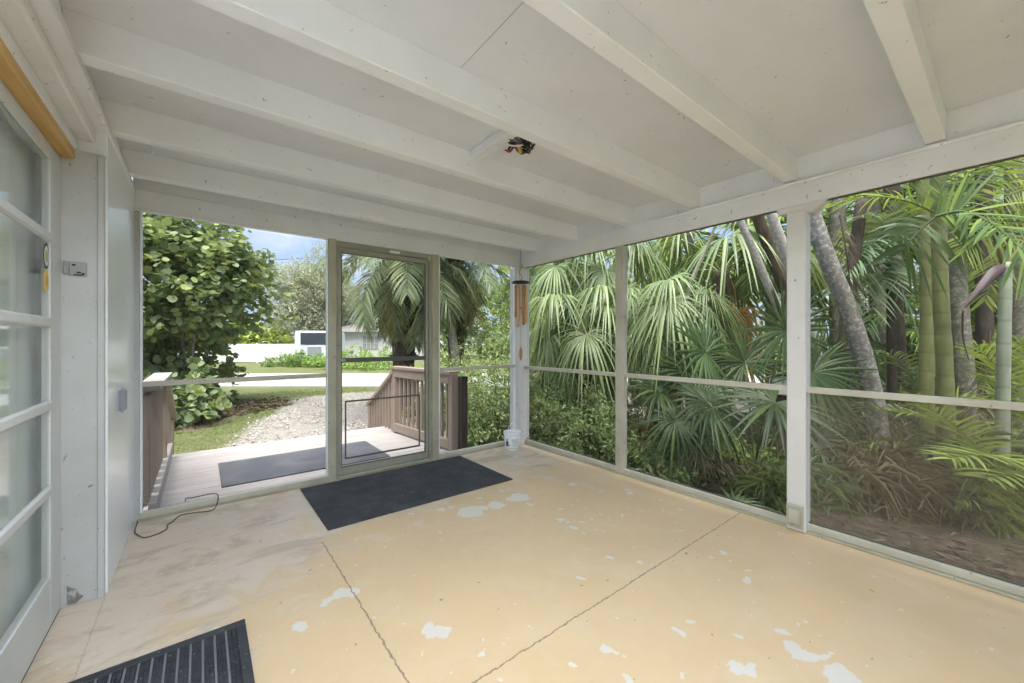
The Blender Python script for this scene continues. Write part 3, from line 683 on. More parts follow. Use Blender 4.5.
E0, E1 = Vector((2.235, 5.55, .80)), Vector((2.24, 6.75, .14))
R_(rr_, 'stair_rail', E0, E1, .10, .05, M['railx'])
R_(rr_, 'post', (2.245, 6.66, -.44), (2.245, 6.66, .165), .09, .09, M['rail'])
for i in range(8):
    t = .12 + i * .105; p = E0.lerp(E1, t); R_(rr_, 'baluster', (p.x, p.y, -.34 + (.18 if i < 3 else 0)), (p.x, p.y, p.z - .02), .035, .035, M['rail'])
R_(rr_, 'stringer', (2.235, 5.99, -.15), (2.24, 6.65, -.38), .035, .14, M['railx'])

# ------------------------------------------------------------------ foliage generators
def nrm(v): return v / (np.linalg.norm(v, axis=-1, keepdims=True) + 1e-9)
def leaves_mesh(name, pos, d, n, Ls, Ws, m, fold=.15, round_=False, droop=.15):
    """folded six-point leaves; pos,d,n: (k,3) arrays"""
    d = nrm(d); s = nrm(np.cross(d, n)); n = np.cross(s, d); Ls = Ls[:, None]; Ws = Ws[:, None]
    prof = ((.0, .0), (.16, .40), (.74, .48), (1., .0)) if round_ else ((.0, .0), (.3, .5), (.68, .36), (1., .0))
    g = np.array([0, 0, -1.0])
    def P(t, w, sd): return pos + d * Ls * t + s * Ws * w * sd + n * Ws * fold * (1 if w else 0) + g * Ls * droop * t * t
    k = len(pos)
    if round_:
        pr = ((.08, .30), (.45, .52), (.84, .36))
        V = np.stack([P(0, 0, 0)] + [P(t, w, -1) for t, w in pr] + [P(1, 0, 0)] + [P(t, w, 1) for t, w in pr[::-1]], 1)
        b_ = (np.arange(k) * 8)[:, None]; F = np.concatenate([b_ + np.array([[0, 4, 3, 2, 1]]), b_ + np.array([[0, 7, 6, 5, 4]])], 0)
        return quads_mesh(name, V.reshape(-1, 3), F, m)
    V = np.stack([P(0, 0, 0), P(prof[1][0], prof[1][1], -1), P(prof[2][0], prof[2][1], -1), P(1, 0, 0), P(prof[2][0], prof[2][1], 1), P(prof[1][0], prof[1][1], 1)], 1)
    b_ = (np.arange(k) * 6)[:, None]
    F = np.concatenate([b_ + np.array([[0, 3, 2, 1]]), b_ + np.array([[0, 5, 4, 3]])], 0)
    return quads_mesh(name, V.reshape(-1, 3), F, m)
def cloud(center, radii, ncl, per, twig, Lf, Wf, rng, round_=False, shell=.55, flat=.0, keep=None, droop=.15, dirbias=(0, 0, .15)):
    """leaf positions: clusters through an irregular ellipsoid, leaves round short twigs"""
    u = nrm(rng.normal(size=(ncl, 3))); r = (shell + (1 - shell) * rng.random(ncl)) ** .8
    lump = 1 + .22 * np.sin(u[:, 0] * 5 + 1) * np.sin(u[:, 1] * 4 + 2) + .18 * np.sin(u[:, 2] * 7 + u[:, 0] * 3)
    c = u * (r * lump)[:, None] * np.array(radii) + np.array(center)
    if keep is not None: k = keep(c); c, u = c[k], u[k]
    ncl = len(c); td = nrm(u + rng.normal(size=(ncl, 3)) * .5 + np.array(dirbias))
    t = rng.random((ncl, per)); pos = c[:, None] + td[:, None] * (t * twig)[..., None] + rng.normal(size=(ncl, per, 3)) * twig * .16
    d = nrm(rng.normal(size=(ncl, per, 3)) * .8 + td[:, None] * .7); n = nrm(rng.normal(size=(ncl, per, 3)) * .55 + np.array([0, 0, 1.]) * (1 - flat) + u[:, None] * .35)
    K = ncl * per; sc = rng.uniform(.65, 1.15, K)
    return pos.reshape(K, 3), d.reshape(K, 3), n.reshape(K, 3), Lf * sc, Wf * sc, c
def bush(name, label, cat, base, center, radii, ncl, per, twig, Lf, Wf, m, seed, group=None, round_=False, shell=.5, stems=6, sr=.02, bm_='bark_brown', keep=None, droop=.15, fold=.15):
    """plant with foliage mass and a few branching stems; center relative to base"""
    rng = np.random.default_rng(seed); r = tag(empty(name, base), label, cat, group)
    pos, d, n, Ls, Ws, c = cloud(center, radii, ncl, per, twig, Lf, Wf, rng, round_, shell, keep=keep, droop=droop)
    link('foliage', leaves_mesh('foliage', pos, d, n, Ls, Ws, M[m], fold, round_, droop), None, r)
    if stems:
        for i in range(stems):
            e = c[rng.integers(len(c))]; b0 = Vector((rng.normal() * sr * 2.5, rng.normal() * sr * 2.5, 0))
            mid = Vector((e[0] * .35, e[1] * .35, e[2] * .55)) + Vector(rng.normal(size=3) * .04 * radii[0])
            tube('stem', [b0, mid, Vector(e)], [sr, sr * .7, sr * .3] if 1 else sr, M[bm_], r, 7)
    return r

def rachis(L_, e0, bend, n=22, sway=0.0, pw=1.2):
    p = np.zeros((n, 3)); t = np.linspace(0, 1, n); a = e0 - bend * t ** pw; st = L_ / (n - 1)
    for i in range(1, n):
        am = (a[i] + a[i - 1]) / 2; p[i] = p[i - 1] + st * np.array([math.cos(am), sway * t[i], math.sin(am)])
    return p
def pinnate_geo(P, nl, ll, lw, start=.14, lift=.25, fwd=.55, droop=.35, rng=None, rr=.012, up=None, nst=5):
    """leaflets along a rachis path P (n,3)"""
    rng = rng or np.random.default_rng(1); n = len(P); t = np.linspace(0, 1, n)
    tt = np.repeat(np.linspace(start, .99, nl), 2); sd = np.tile([-1., 1.], nl); tt = np.clip(tt + rng.normal(size=len(tt)) * .004, start, 1)
    base = np.stack([np.interp(tt, t, P[:, k]) for k in range(3)], 1)
    T = np.gradient(P, axis=0); T = nrm(np.stack([np.interp(tt, t, T[:, k]) for k in range(3)], 1))
    upv = np.array([0, 0, 1.]) if up is None else np.array(up, float)
    S = nrm(np.cross(T, np.broadcast_to(upv, T.shape))); U = np.cross(S, T)
    prof = np.sin(PI * np.clip(.10 + .86 * (tt - start) / (1 - start), 0, 1)) ** .55
    fw = fwd + .9 * (tt ** 3); D = nrm(S * sd[:, None] + T * fw[:, None] + U * (lift + rng.normal(size=len(tt)) * .14)[:, None] + rng.normal(size=T.shape) * .05)
    Lh = ll * prof * rng.uniform(.88, 1.06, len(tt)); Wd = nrm(np.cross(D, U) + U * .35 * rng.normal(size=(len(tt), 1))); dr = droop * rng.uniform(.6, 1.3, len(tt))
    ss = np.linspace(0, 1, nst); ww = np.interp(ss, [0, .15, .5, .8, 1], [.35, .9, 1., .6, .04]); V = []
    for s, w_ in zip(ss, ww):
        c = base + D * (Lh * s)[:, None] + np.array([0, 0, -1.]) * (dr * Lh * s * s)[:, None]
        V += [c - Wd * lw * w_ / 2, c + Wd * lw * w_ / 2]
    V = np.stack(V, 1); k = len(tt); b_ = (np.arange(k) * 2 * nst)[:, None]
    F = np.concatenate([b_ + np.array([[2 * i, 2 * i + 1, 2 * i + 3, 2 * i + 2]]) for i in range(nst - 1)], 0); V = V.reshape(-1, 3)
    rv, rf = tube_arrays([tuple(p) for p in P[::2]] + ([tuple(P[-1])] if (n - 1) % 2 else []), list(np.linspace(rr, rr * .25, len(P[::2]) + (1 if (n - 1) % 2 else 0))), 5)
    rf = [f for f in rf if len(f) == 4]; o = len(V)
    return np.concatenate([V, np.array(rv)]), np.concatenate([F, np.array(rf) + o])
def fan_geo(petiole, hub, A, U, R_, nseg=36, spread=300, droop=.3, split=.45, fold=.35, rng=None, rr=.009, cup=.12, wsc=1.0):
    """round fan leaf: joined near the hub, pointed free tips that hang"""
    rng = rng or np.random.default_rng(2); A = nrm(np.array(A, float)); U = np.array(U, float); U = nrm(U - A * (U @ A)); S = np.cross(U, A)
    ph = np.radians(np.linspace(-spread / 2, spread / 2, nseg)); dph = ph[1] - ph[0]; hub = np.array(hub, float)
    ph = ph + rng.normal(size=nseg) * dph * .16
    Ln = R_ * (.80 + .20 * np.cos(ph / 2)) * rng.uniform(.86, 1.05, nseg); D = nrm(np.outer(np.cos(ph), A) + np.outer(np.sin(ph), S) + U * cup + rng.normal(size=(nseg, 3)) * .035)
    W = nrm(np.cross(D, U)); NN = np.cross(W, D); ss = np.array([.0, .22, split, .62, .82, 1.]); V = []; dr = droop * rng.uniform(.5, 1.4, nseg)
    for s in ss:
        hw = (math.tan(dph / 2) * 1.02 * s) if s <= split else math.tan(dph / 2) * split * (1 - (s - split) / (1 - split)) ** .75
        hw = max(hw, .0012) * wsc
        q = max(0, s - split * .75); c = hub + D * (Ln * s)[:, None] + np.array([0, 0, -1.]) * (dr * Ln * q ** 1.5 * 1.9)[:, None]
        h_ = (hw * R_)
        V += [c - W * h_ - NN * h_ * fold, c + NN * h_ * fold, c + W * h_ - NN * h_ * fold]
    V = np.stack(V, 1); ns = len(ss); b_ = (np.arange(nseg) * 3 * ns)[:, None]; F = []
    for i in range(ns - 1):
        F.append(b_ + np.array([[3 * i, 3 * i + 1, 3 * i + 4, 3 * i + 3]])); F.append(b_ + np.array([[3 * i + 1, 3 * i + 2, 3 * i + 5, 3 * i + 4]]))
    F = np.concatenate(F, 0); V = V.reshape(-1, 3); rv, rf = tube_arrays(petiole, rr, 5); rf = [f for f in rf if len(f) == 4]
    return np.concatenate([V, np.array(rv)]), np.concatenate([F, np.array(rf) + len(V)])
POOL = {}
def pool(kind, e, var, m):
    key = (kind, e, var, m)
    if key in POOL: return POOL[key]
    rng = np.random.default_rng(abs(hash((e, var))) % 9999 if 0 else (e + 100) * 7 + var); er = math.radians(e)
    if kind == 'feather':     # 1 m long, scaled later
        P = rachis(1.0, er, math.radians(75 - e * .2), sway=.12 * (var - 1)); V, F = pinnate_geo(P, 46, .24, .0125, .18, .22, .65, .45, rng, .008)
    elif kind == 'areca':
        P = rachis(1.0, er, math.radians(95), sway=.1 * (var - 1)); V, F = pinnate_geo(P, 30, .34, .026, .22, .35, .55, .25, rng, .009)
    elif kind == 'king':
        P = rachis(1.0, er, math.radians(80), sway=.1 * (var - 1)); V, F = pinnate_geo(P, 40, .30, .020, .10, .12, .45, .38, rng, .010)
    elif kind in ('cabbage', 'fan'):
        pet = rachis(.95, er, math.radians(38 if kind == 'cabbage' else 22), 8); T = nrm(pet[-1] - pet[-2])
        a2 = math.atan2(T[2], T[0]) - (.45 if kind == 'cabbage' else .2); A = (math.cos(a2), .0, math.sin(a2)); U = (-math.sin(a2), 0, math.cos(a2))
        tw = rng.normal() * .35; U = (U[0], math.sin(tw), U[2])
        V, F = fan_geo([tuple(p) for p in pet], pet[-1], A, U, 1.0 if kind == 'cabbage' else .85, 34, 250 if kind == 'cabbage' else 300,
                       .95 if kind == 'cabbage' else .15, .42 if kind == 'cabbage' else .5, .3, rng, .014)
    POOL[key] = quads_mesh('frond', V, F, M[m]); return POOL[key]
def crown(root, top, kind, m, n, size, emin, emax, seed, az0=None, dead=0, deadm='dead', azr=None):
    """fronds as parts, each at its own azimuth and elevation"""
    rng = random.Random(seed); es = [e for e in range(-75, 90, 15) if emin <= e <= emax]
    for i in range(n + dead):
        if i < n: e = es[min(len(es) - 1, int(len(es) * (i + rng.random() * .8) / n))]; mm = m
        else: e = -75 if rng.random() < .5 else -60; mm = deadm
        o = bpy.data.objects.new('frond', pool(kind, e, rng.randrange(3), mm)); C.objects.link(o); o.parent = root
        a = (i * 2.39996 + rng.uniform(-.35, .35)) if azr is None else rng.uniform(*azr)
        s = size * rng.uniform(.82, 1.12); o.location = Vector(top) + Vector((math.cos(a) * .03, math.sin(a) * .03, rng.uniform(-.08, .05) * size)); o.rotation_euler = (rng.uniform(-.1, .1), 0, a); o.scale = (s, s, s)
        if mm == deadm and dead: o['label'] = 'dead brown frond hanging down'
def palm(name, label, base, top, rad, kind, m, n, size, erange, seed, barkm='bark_brown', group=None, bendv=(0, 0, 0), dead=0, deadm='dead', cat='palm tree', az=None, flare=1.25, boots=0):
    base = Vector(base); top = Vector(top) - base; r = tag(empty(name, base), label, cat, group)
    mid = top * .5 + Vector(bendv); path = smoothpath([Vector((0, 0, -.05)), mid, top], 8)
    rds = [rad * (flare - (flare - 1) * min(1, i / 5)) * (1 + .05 * math.sin(i * 2.1)) for i in range(len(path))]
    V, F = tube_arrays(path, rds, 14)
    if boots:     # old leaf bases standing off the trunk
        rg = random.Random(seed + 5)
        for k in range(boots):
            t = rg.uniform(.15, 1) * (len(path) - 1); i = int(t); p = path[i].lerp(path[min(i + 1, len(path) - 1)], t - i); a = k * 2.4
            dr = Vector((math.cos(a), math.sin(a), .8)); sd = Vector((-math.sin(a), math.cos(a), 0)) * rad * .30; o = len(V)
            b0 = p + Vector((math.cos(a), math.sin(a), 0)) * rad * .8; e1 = b0 + dr * rad * .75
            V += [tuple(b0 - sd), tuple(b0 + sd), tuple(e1 + sd * .5), tuple(e1 - sd * .5), tuple(b0 - Vector((0, 0, rad * .35)) ), tuple(e1 + Vector((0, 0, .02)))]
            F += [(o, o + 1, o + 2, o + 3), (o, o + 3, o + 2, o + 4), (o + 1, o + 4, o + 2)]
    me = bpy.data.meshes.new('trunk'); me.from_pydata(V, [], F); me.polygons.foreach_set('use_smooth', [len(f) == 4 for f in F]); link('trunk', me, M[barkm], r)
    if n: crown(r, top, kind, m, n, size, erange[0], erange[1], seed, dead=dead, deadm=deadm, azr=az)
    return r
def hero_fan(root, base, hub, R_, A, U, m, seed, **k):
    rng = np.random.default_rng(seed); o = root.location; b_ = Vector(base) - o; h = Vector(hub) - o
    mid = (b_ + h) / 2 + Vector((0, 0, (h - b_).length * .10)); pet = [tuple(q) for q in smoothpath([b_, mid, h], 5)]
    V, F = fan_geo(pet, tuple(h), A, U, R_, rng=rng, **k); return link('frond', quads_mesh('frond', V, F, M[m]), None, root)
def hero_pinnate(root, pts, m, seed, nl, ll, lw, **k):
    rng = np.random.default_rng(seed); P = np.array([tuple(q - root.location) for q in smoothpath(pts, 8)])
    V, F = pinnate_geo(P, nl, ll, lw, rng=rng, **k); return link('frond', quads_mesh('frond', V, F, M[m]), None, root)
CAMR = np.array(RT); CAMF = np.array(FW); UPZ = np.array([0, 0, 1.])
def dirv(r, u, f=0): return tuple(CAMR * r + UPZ * u + CAMF * f)

# ------------------------------------------------------------------ left view: sea grape, far lawn, fence, vehicle
b = ground(182, 9.2)
def keep_sg(c):      # relative to base; broken, leaning outline
    lat = c @ CAMR; z = c[:, 2]
    return (z > .05) & (lat < .92 + .42 * np.sin(z * 2.0 - 4.83) + .12 * np.sin(z * 7) - np.clip(2.2 - z, 0, 9) * .45) 
bush('sea_grape_tree', 'big round-leaved green tree standing left of the deck', 'tree', b, (-.2, 0, 2.7), (2.5, 2.0, 3.1), 2100, 10, .40, .155, .17, 'seagrape', 21, round_=True, shell=.25, stems=14, sr=.05, bm_='bark_grey', keep=keep_sg, fold=.1)
bush('sea_grape_shrub', 'low round-leaved shrub at the foot of the big tree behind the left railing', 'shrub', ground(176, 7.9), (0, 0, .42), (.72, .6, .55), 130, 9, .25, .15, .16, 'seagrape', 22, round_=True, shell=.3, stems=5, sr=.012, bm_='bark_grey', fold=.1)
bush('olive_tree', 'grey-green fine-leaved tree across the road behind the white fence', 'tree', ground(318, 36), (0, 0, 5.4), (3.9, 3.2, 4.0), 3400, 15, .8, .22, .085, 'olive', 23, shell=.2, stems=16, sr=.16, bm_='bark_grey', keep=lambda c: c[:, 2] > 2.9)
fn = tag(empty('white_fence', ground(200, 31.5)), 'long white vinyl fence across the road beyond the lawn', 'fence')
f0, f1 = ground(-60, 31.5) - fn.location, ground(298, 30.5) - fn.location
npan = 9
for i in range(npan):
    p, q = f0.lerp(f1, i / npan), f0.lerp(f1, (i + 1) / npan)
    bar('fence_panel', p + Vector((0, 0, .78)), q + Vector((0, 0, .78)), .05, 1.40, M['vinyl'], fn, .005)
    bar('fence_post', p + Vector((0, 0, 0)), p + Vector((0, 0, 1.55)), .12, .12, M['vinyl'], fn, .01)
vh = tag(empty('camper_trailer', ground(313, 27.5), -YAW + .22), 'boxy white camper with dark rear window parked across the road', 'vehicle')
bm = bmesh.new(); box(bm, -1.18, 1.18, 0, 5, .45, 2.42); bobj('body', bm, M['vinyl'], vh, .08, seg=2)
for nm, d, mm in (('rear_window', (-.80, 1.0, -.03, -.002, 1.45, 2.28), 'darkglass'), ('rear_panel', (-.35, .55, -.05, -.002, .55, 1.32), 'bluegrey'), ('side_window', (-1.21, -1.183, .3, 2.4, 1.3, 2.2), 'bluegrey'), ('bumper', (-1.1, 1.1, -.12, -.02, .36, .5), 'grey')):
    bm = bmesh.new(); box(bm, *d); bobj(nm, bm, M[mm], vh, .01)
for x in (-1.0, 1.0):
    bm = bmesh.new(); lathe(bm, [(.05, -.11), (.34, -.11), (.36, -.05), (.36, .05), (.34, .11), (.05, .11)], n=20)
    for v in bm.verts: v.co = Vector((v.co.z + x, v.co.x + 1.1, v.co.y + .36))
    bobj('wheel', bm, M['tyre'], vh, 0, True)
bush('clipped_hedge', 'rounded green shrub in the hedge across the road, in front of the white fence', 'shrub', ground(282, 26.5), (0, 0, .30), (1.0, .7, .34), 170, 14, .2, .12, .06, 'hedge', 24, stems=3)
bush('clipped_hedge', 'bright green shrub in the hedge just left of the camper', 'shrub', ground(298, 26), (0, 0, .42), (.7, .7, .45), 170, 14, .2, .12, .06, 'hedge', 25, stems=3)
bush('clipped_hedge', 'small green shrub in front of the camper', 'shrub', ground(318, 25.5), (0, 0, .40), (.7, .7, .32), 150, 14, .2, .12, .06, 'hedge', 26, stems=3)
bush('clipped_hedge', 'green hedge clump in front of the pale house, right of the camper', 'shrub', ground(350, 24), (0, 0, .5), (1.6, .7, .6), 150, 12, .3, .14, .08, 'hedge', 27, stems=3)
bush('clipped_hedge', 'green hedge clump in front of the pale house, behind the date palm', 'shrub', ground(385, 23.5), (0, 0, .5), (1.6, .7, .6), 150, 12, .3, .14, .08, 'hedge', 28, stems=3)
for i, (px, d, h, r, mm, lab) in enumerate([(258, 40, 3.0, 3.5, 'shruby', 'pale green bush far behind the white fence'), (205, 44, 6, 5, 'hedge', 'distant tree behind the sea grape'),
        (120, 40, 6.5, 6, 'hedge', 'distant tree far left behind the white fence'), (352, 46, 7, 5.5, 'olive', 'distant grey-green tree behind the pale house'), (420, 44, 8, 6, 'shrub', 'distant tree right of the pale house'),
        (500, 40, 7.5, 6, 'shrub', 'distant tree beyond the date palms'), (570, 38, 7, 6, 'shruby', 'distant yellow-green tree beyond the cabbage palms')]):
    bush('distant_tree', lab, 'tree', ground(px, d), (0, 0, h * .52), (r, r * .7, h * .55), 420, 8, 1.0, .55, .3, mm, 60 + i, 'distant tree line', stems=3, sr=.15)
hs = tag(empty('pale_house', ground(370, 34), -YAW), 'pale bungalow across the road, half hidden by the date palm', 'house')
bm = bmesh.new(); box(bm, -3.2, 4.5, 0, 7, 0, 2.5); bobj('wall', bm, M['house'], hs, .02)
bm = bmesh.new(); v = [(-3.7, -.5, 2.5), (5, -.5, 2.5), (5, 7.5, 2.5), (-3.7, 7.5, 2.5), (-1, 3.5, 3.9), (2.4, 3.5, 3.9)]; vv = [bm.verts.new(q) for q in v]
for f in ((3, 2, 1, 0), (0, 1, 5, 4), (1, 2, 5), (2, 3, 4, 5), (3, 0, 4)): bm.faces.new([vv[i] for i in f])
bobj('roof', bm, M['roof'], hs)
for x in (-.6, 2.6):
    bm = bmesh.new(); box(bm, x, x + 1.3, -.04, -.003, 1.0, 2.1); w_ = bobj('window', bm, M['grey'], hs)
    bm = bmesh.new()
    for k in range(1, 4): box(bm, x + k * .325 - .02, x + k * .325 + .02, -.06, -.042, 1.0, 2.1)
    box(bm, x, x + 1.3, -.06, -.042, 1.5, 1.54); bobj('muntins', bm, M['house'], w_)
pw = tube('power_line', [ground(-400, 60, 9.0), ground(260, 38, 9.0), ground(700, 30, 10.5)], .02, M['black'], None, 5, 6); tag(pw, 'thin black overhead wire crossing the sky beyond the fence', 'cable')
# lawn blades
rng = np.random.default_rng(5); K = 52000
gx = rng.uniform(-5, 7, K); gy = rng.uniform(6.3, 15, K)
sgv = seg_dist(gx, gy, gravel_poly) + fbm(gx, gy, 1.3, 5) * .35; slv = seg_dist(gx, gy, litter_poly); sbv = seg_dist(gx, gy, bed_poly)
k = (sgv > rng.normal(size=K) * .12) & (slv > rng.normal(size=K) * .15) & (sbv > 0) & ((gy > 6.5) | (gx < -.5)) & ~((gy > 12.3) & (gx * FW.x + gy * FW.y > 14.2))
gx, gy = gx[k], gy[k]; K = len(gx); pos = np.stack([gx, gy, np.full(K, GZ)], 1)
d = nrm(np.stack([rng.normal(size=K) * .5, rng.normal(size=K) * .5, np.ones(K)], 1)); n = nrm(rng.normal(size=(K, 3)) * np.array([1, 1, .1]))
gl = link('grass', leaves_mesh('grass', pos, d, n, rng.uniform(.03, .075, K), np.full(K, .008), M['grass'], .1, False, .3)); tag(gl, 'short patchy lawn grass between the deck and the road', 'grass', kind='stuff')
K = 2600; t = rng.random((K, 2)); c0, c1 = gxy(150, 425), gxy(272, 402); lx = c0[0] + (c1[0] - c0[0]) * t[:, 0] + rng.normal(size=K) * .3; ly = c0[1] + (c1[1] - c0[1]) * t[:, 0] + rng.normal(size=K) * .45
pos = np.stack([lx, ly, np.full(K, GZ + .015)], 1); d = nrm(rng.normal(size=(K, 3)) * np.array([1, 1, .25])); n = nrm(rng.normal(size=(K, 3)) * .4 + np.array([0, 0, 1.]))
gl = link('leaf_litter', leaves_mesh('leaf_litter', pos, d, n, rng.uniform(.07, .15, K), rng.uniform(.05, .12, K), M['dead'], .25, True, 0)); tag(gl, 'dry fallen leaves scattered below the sea grape tree', 'leaves', kind='stuff')

# loose stones on the drive
K = 26000; gx = rng.uniform(-1.5, 7.5, K); gy = rng.uniform(6.3, 14, K)
sgv = seg_dist(gx, gy, gravel_poly) + fbm(gx, gy, 1.3, 5) * .35; clump = fbm(gx, gy, 3.1, 9)
k = (sgv < rng.normal(size=K) * .15) & (clump > rng.normal(size=K) * .35 - .25) & (gx * FW.x + gy * FW.y < 14.0); gx, gy = gx[k], gy[k]; K = len(gx)
r = rng.uniform(.010, .032, K)[:, None]; c_ = np.stack([gx, gy, GZ + rng.uniform(.0, .03, K)], 1)
a_ = rng.uniform(0, 6.28, K); e1 = np.stack([np.cos(a_), np.sin(a_), a_ * 0], 1); e2 = np.stack([-np.sin(a_), np.cos(a_), a_ * 0], 1); e3 = np.array([0, 0, 1.])
V = np.stack([c_ + e1 * r, c_ + e2 * r * .7, c_ - e1 * r, c_ - e2 * r * .7, c_ + (e1 * .45 + e2 * .3) * r + e3 * r * .6, c_ + (-e1 * .3 + e2 * .4) * r + e3 * r * .6, c_ + (-e1 * .45 - e2 * .3) * r + e3 * r * .5, c_ + (e1 * .3 - e2 * .4) * r + e3 * r * .5], 1)
b_ = (np.arange(K) * 8)[:, None]; F = np.concatenate([b_ + np.array([f]) for f in ((4, 5, 6, 7), (0, 1, 5, 4), (1, 2, 6, 5), (2, 3, 7, 6), (3, 0, 4, 7))], 0)
M['stone'] = leaf_mat('pale_stone', (.22, .20, .175), (.38, .36, .33), (.54, .51, .48), .0, .9, .1)
tag(link('gravel_stones', quads_mesh('gravel_stones', V.reshape(-1, 3), F, M['stone'])), 'pale crushed stones scattered over the gravel drive beyond the deck', 'gravel', kind='stuff')

# ------------------------------------------------------------------ middle: date palms and shrubs
b = ground(404, 8.8)
palm('date_palm', 'thick-trunked feather palm right of the screen door opening, nearest the deck rail', b, at(408, 250, 8.8), .24, 'feather', 'feather', 60, 2.1, (-75, 75), 31, 'bark_dk', bendv=(-.05, 0, 0), dead=9, boots=60)
cr = bpy.data.objects['date_palm']
b2 = ground(456, 9.6)
palm('date_palm', 'slimmer feather palm seen through the narrow bay beside the screen door', b2, at(456, 254, 9.6), .19, 'feather', 'feather', 34, 1.9, (-60, 75), 32, 'bark_brown', dead=7, boots=46)
palm('date_palm', 'leaning slender feather palm trunk just right of the screen door post', ground(462, 9.0), at(444, 262, 9.4), .10, 'feather', 'feather', 10, 1.5, (15, 75), 33, 'bark_grey')
for (px, py, d, s) in ((392, 305, 8.3, 34), (470, 290, 9.1, 35)):
    p = at(px, py + 8, d); rng2 = np.random.default_rng(s); K = 260
    pos = rng2.normal(size=(K, 3)) * np.array([.14, .14, .24]) + np.array(p); dd = nrm(rng2.normal(size=(K, 3)) * .3 + np.array([0, 0, -1.])); nn = nrm(rng2.normal(size=(K, 3)))
    host = cr if s == 34 else bpy.data.objects['date_palm.001']
    o = link('fruit_stalks', leaves_mesh('fruit_stalks', pos - np.array(host.location), dd, nn, np.full(K, .16), np.full(K, .016), M['orange'], 0.1), None, host); o['label'] = 'orange drooping fruit stalks'

S = [ # px, depth, center z, radii, clusters, mat, label
 (500, 6.3, .62, (.85, .75, .9), 420, 'shrub', 'light green fine-leaved shrub behind the white corner post'),
 (452, 7.6, .50, (.75, .6, .8), 300, 'shrub', 'light green shrub behind the dark post of the right railing'),
 (545, 5.75, .38, (.55, .50, .70), 330, 'shrub', 'light green shrub close outside the first right-hand bay'),
 (592, 5.0, .28, (.50, .45, .58), 260, 'shrub', 'darker green shrub left of the slim cream post'),
 (520, 9.5, 1.7, (1.2, 1.1, 1.5), 320, 'shrub', 'taller light green shrub behind the wind chime'),
 (572, 9.0, 1.5, (1.0, 1.0, 1.5), 300, 'shruby', 'yellow-green tall shrub behind the drooping fan palms'),
 (478, 5.9, .22, (.35, .35, .42), 110, 'shrub', 'small green shrub between the right railing and the corner post'),
]
for i, (px, d, cz, rad, ncl, mm, lab) in enumerate(S):
    bush('leafy_shrub', lab, 'shrub', ground(px, d), (0, 0, cz + .1), rad, int(ncl * 1.2), 18, .22, .062, .028, mm, 80 + i, stems=8, sr=.012, shell=.3)
T = [(548, 12.5, 3.2, (1.9, 1.7, 2.4), 380, 'shruby', 'yellow-green leafy tree far behind the corner of the porch'),
     (620, 13, 3.0, (2.4, 2.0, 2.8), 420, 'shruby', 'yellow-green leafy tree behind the slim cream post'),
     (700, 11.5, 2.9, (2.2, 1.8, 3.0), 252, 'shruby', 'yellow-green leafy tree behind the leaning grey trunks'),
     (788, 11, 3.2, (2.0, 1.8, 3.2), 228, 'shruby', 'yellow-green leafy tree behind the wide white post'),
     (868, 10, 3.0, (1.9, 1.6, 3.1), 228, 'shrub', 'green leafy tree behind the leaning lichen-covered trunk'),
     (950, 9.5, 3.0, (1.9, 1.6, 3.1), 240, 'shruby', 'yellow-green leafy tree behind the smooth green stems'),
     (1050, 9, 3.0, (2.2, 1.6, 3.1), 252, 'shrub', 'green leafy tree at the right edge behind the palms')]
for i, (px, d, cz, rad, ncl, mm, lab) in enumerate(T):
    bush('leafy_tree', lab, 'tree', ground(px, d), (0, 0, cz), rad, ncl, 12, .5, .17, .075, mm, 100 + i, stems=7, sr=.06, shell=.25, bm_='bark_grey')
# ------------------------------------------------------------------ right view: palms and understory
def Gb(px, d, z=-.36): return ground(px, d, z)
# cabbage palms with hanging tips
palm('cabbage_palm', 'drooping fan palm behind the slim cream post, highest of the hanging crowns', Gb(612, 6.6), at(596, 266, 6.6), .14, 'cabbage', 'cabbage', 18, .72, (-45, 75), 41, 'bark_brown', boots=30)
palm('cabbage_palm', 'drooping fan palm left of the slim cream post with its crown at mid height', Gb(583, 5.9), at(585, 330, 5.9), .13, 'cabbage', 'cabbage', 22, .66, (-45, 75), 42, 'bark_brown', boots=20)
palm('cabbage_palm', 'large fan palm in the middle bay with drooping pale leaf tips', Gb(664, 5.3), at(668, 303, 5.3), .13, 'cabbage', 'cabbage', 28, .62, (-60, 45), 43, 'bark_brown', boots=40, dead=3, deadm='rust')
palm('cabbage_palm', 'tall fan palm in the middle bay whose big leaves reach up under the header', Gb(726, 6.4), at(722, 270, 6.4), .10, 'cabbage', 'cabbage', 8, .85, (15, 75), 44, 'bark_brown', boots=20, dead=4, deadm='rust')
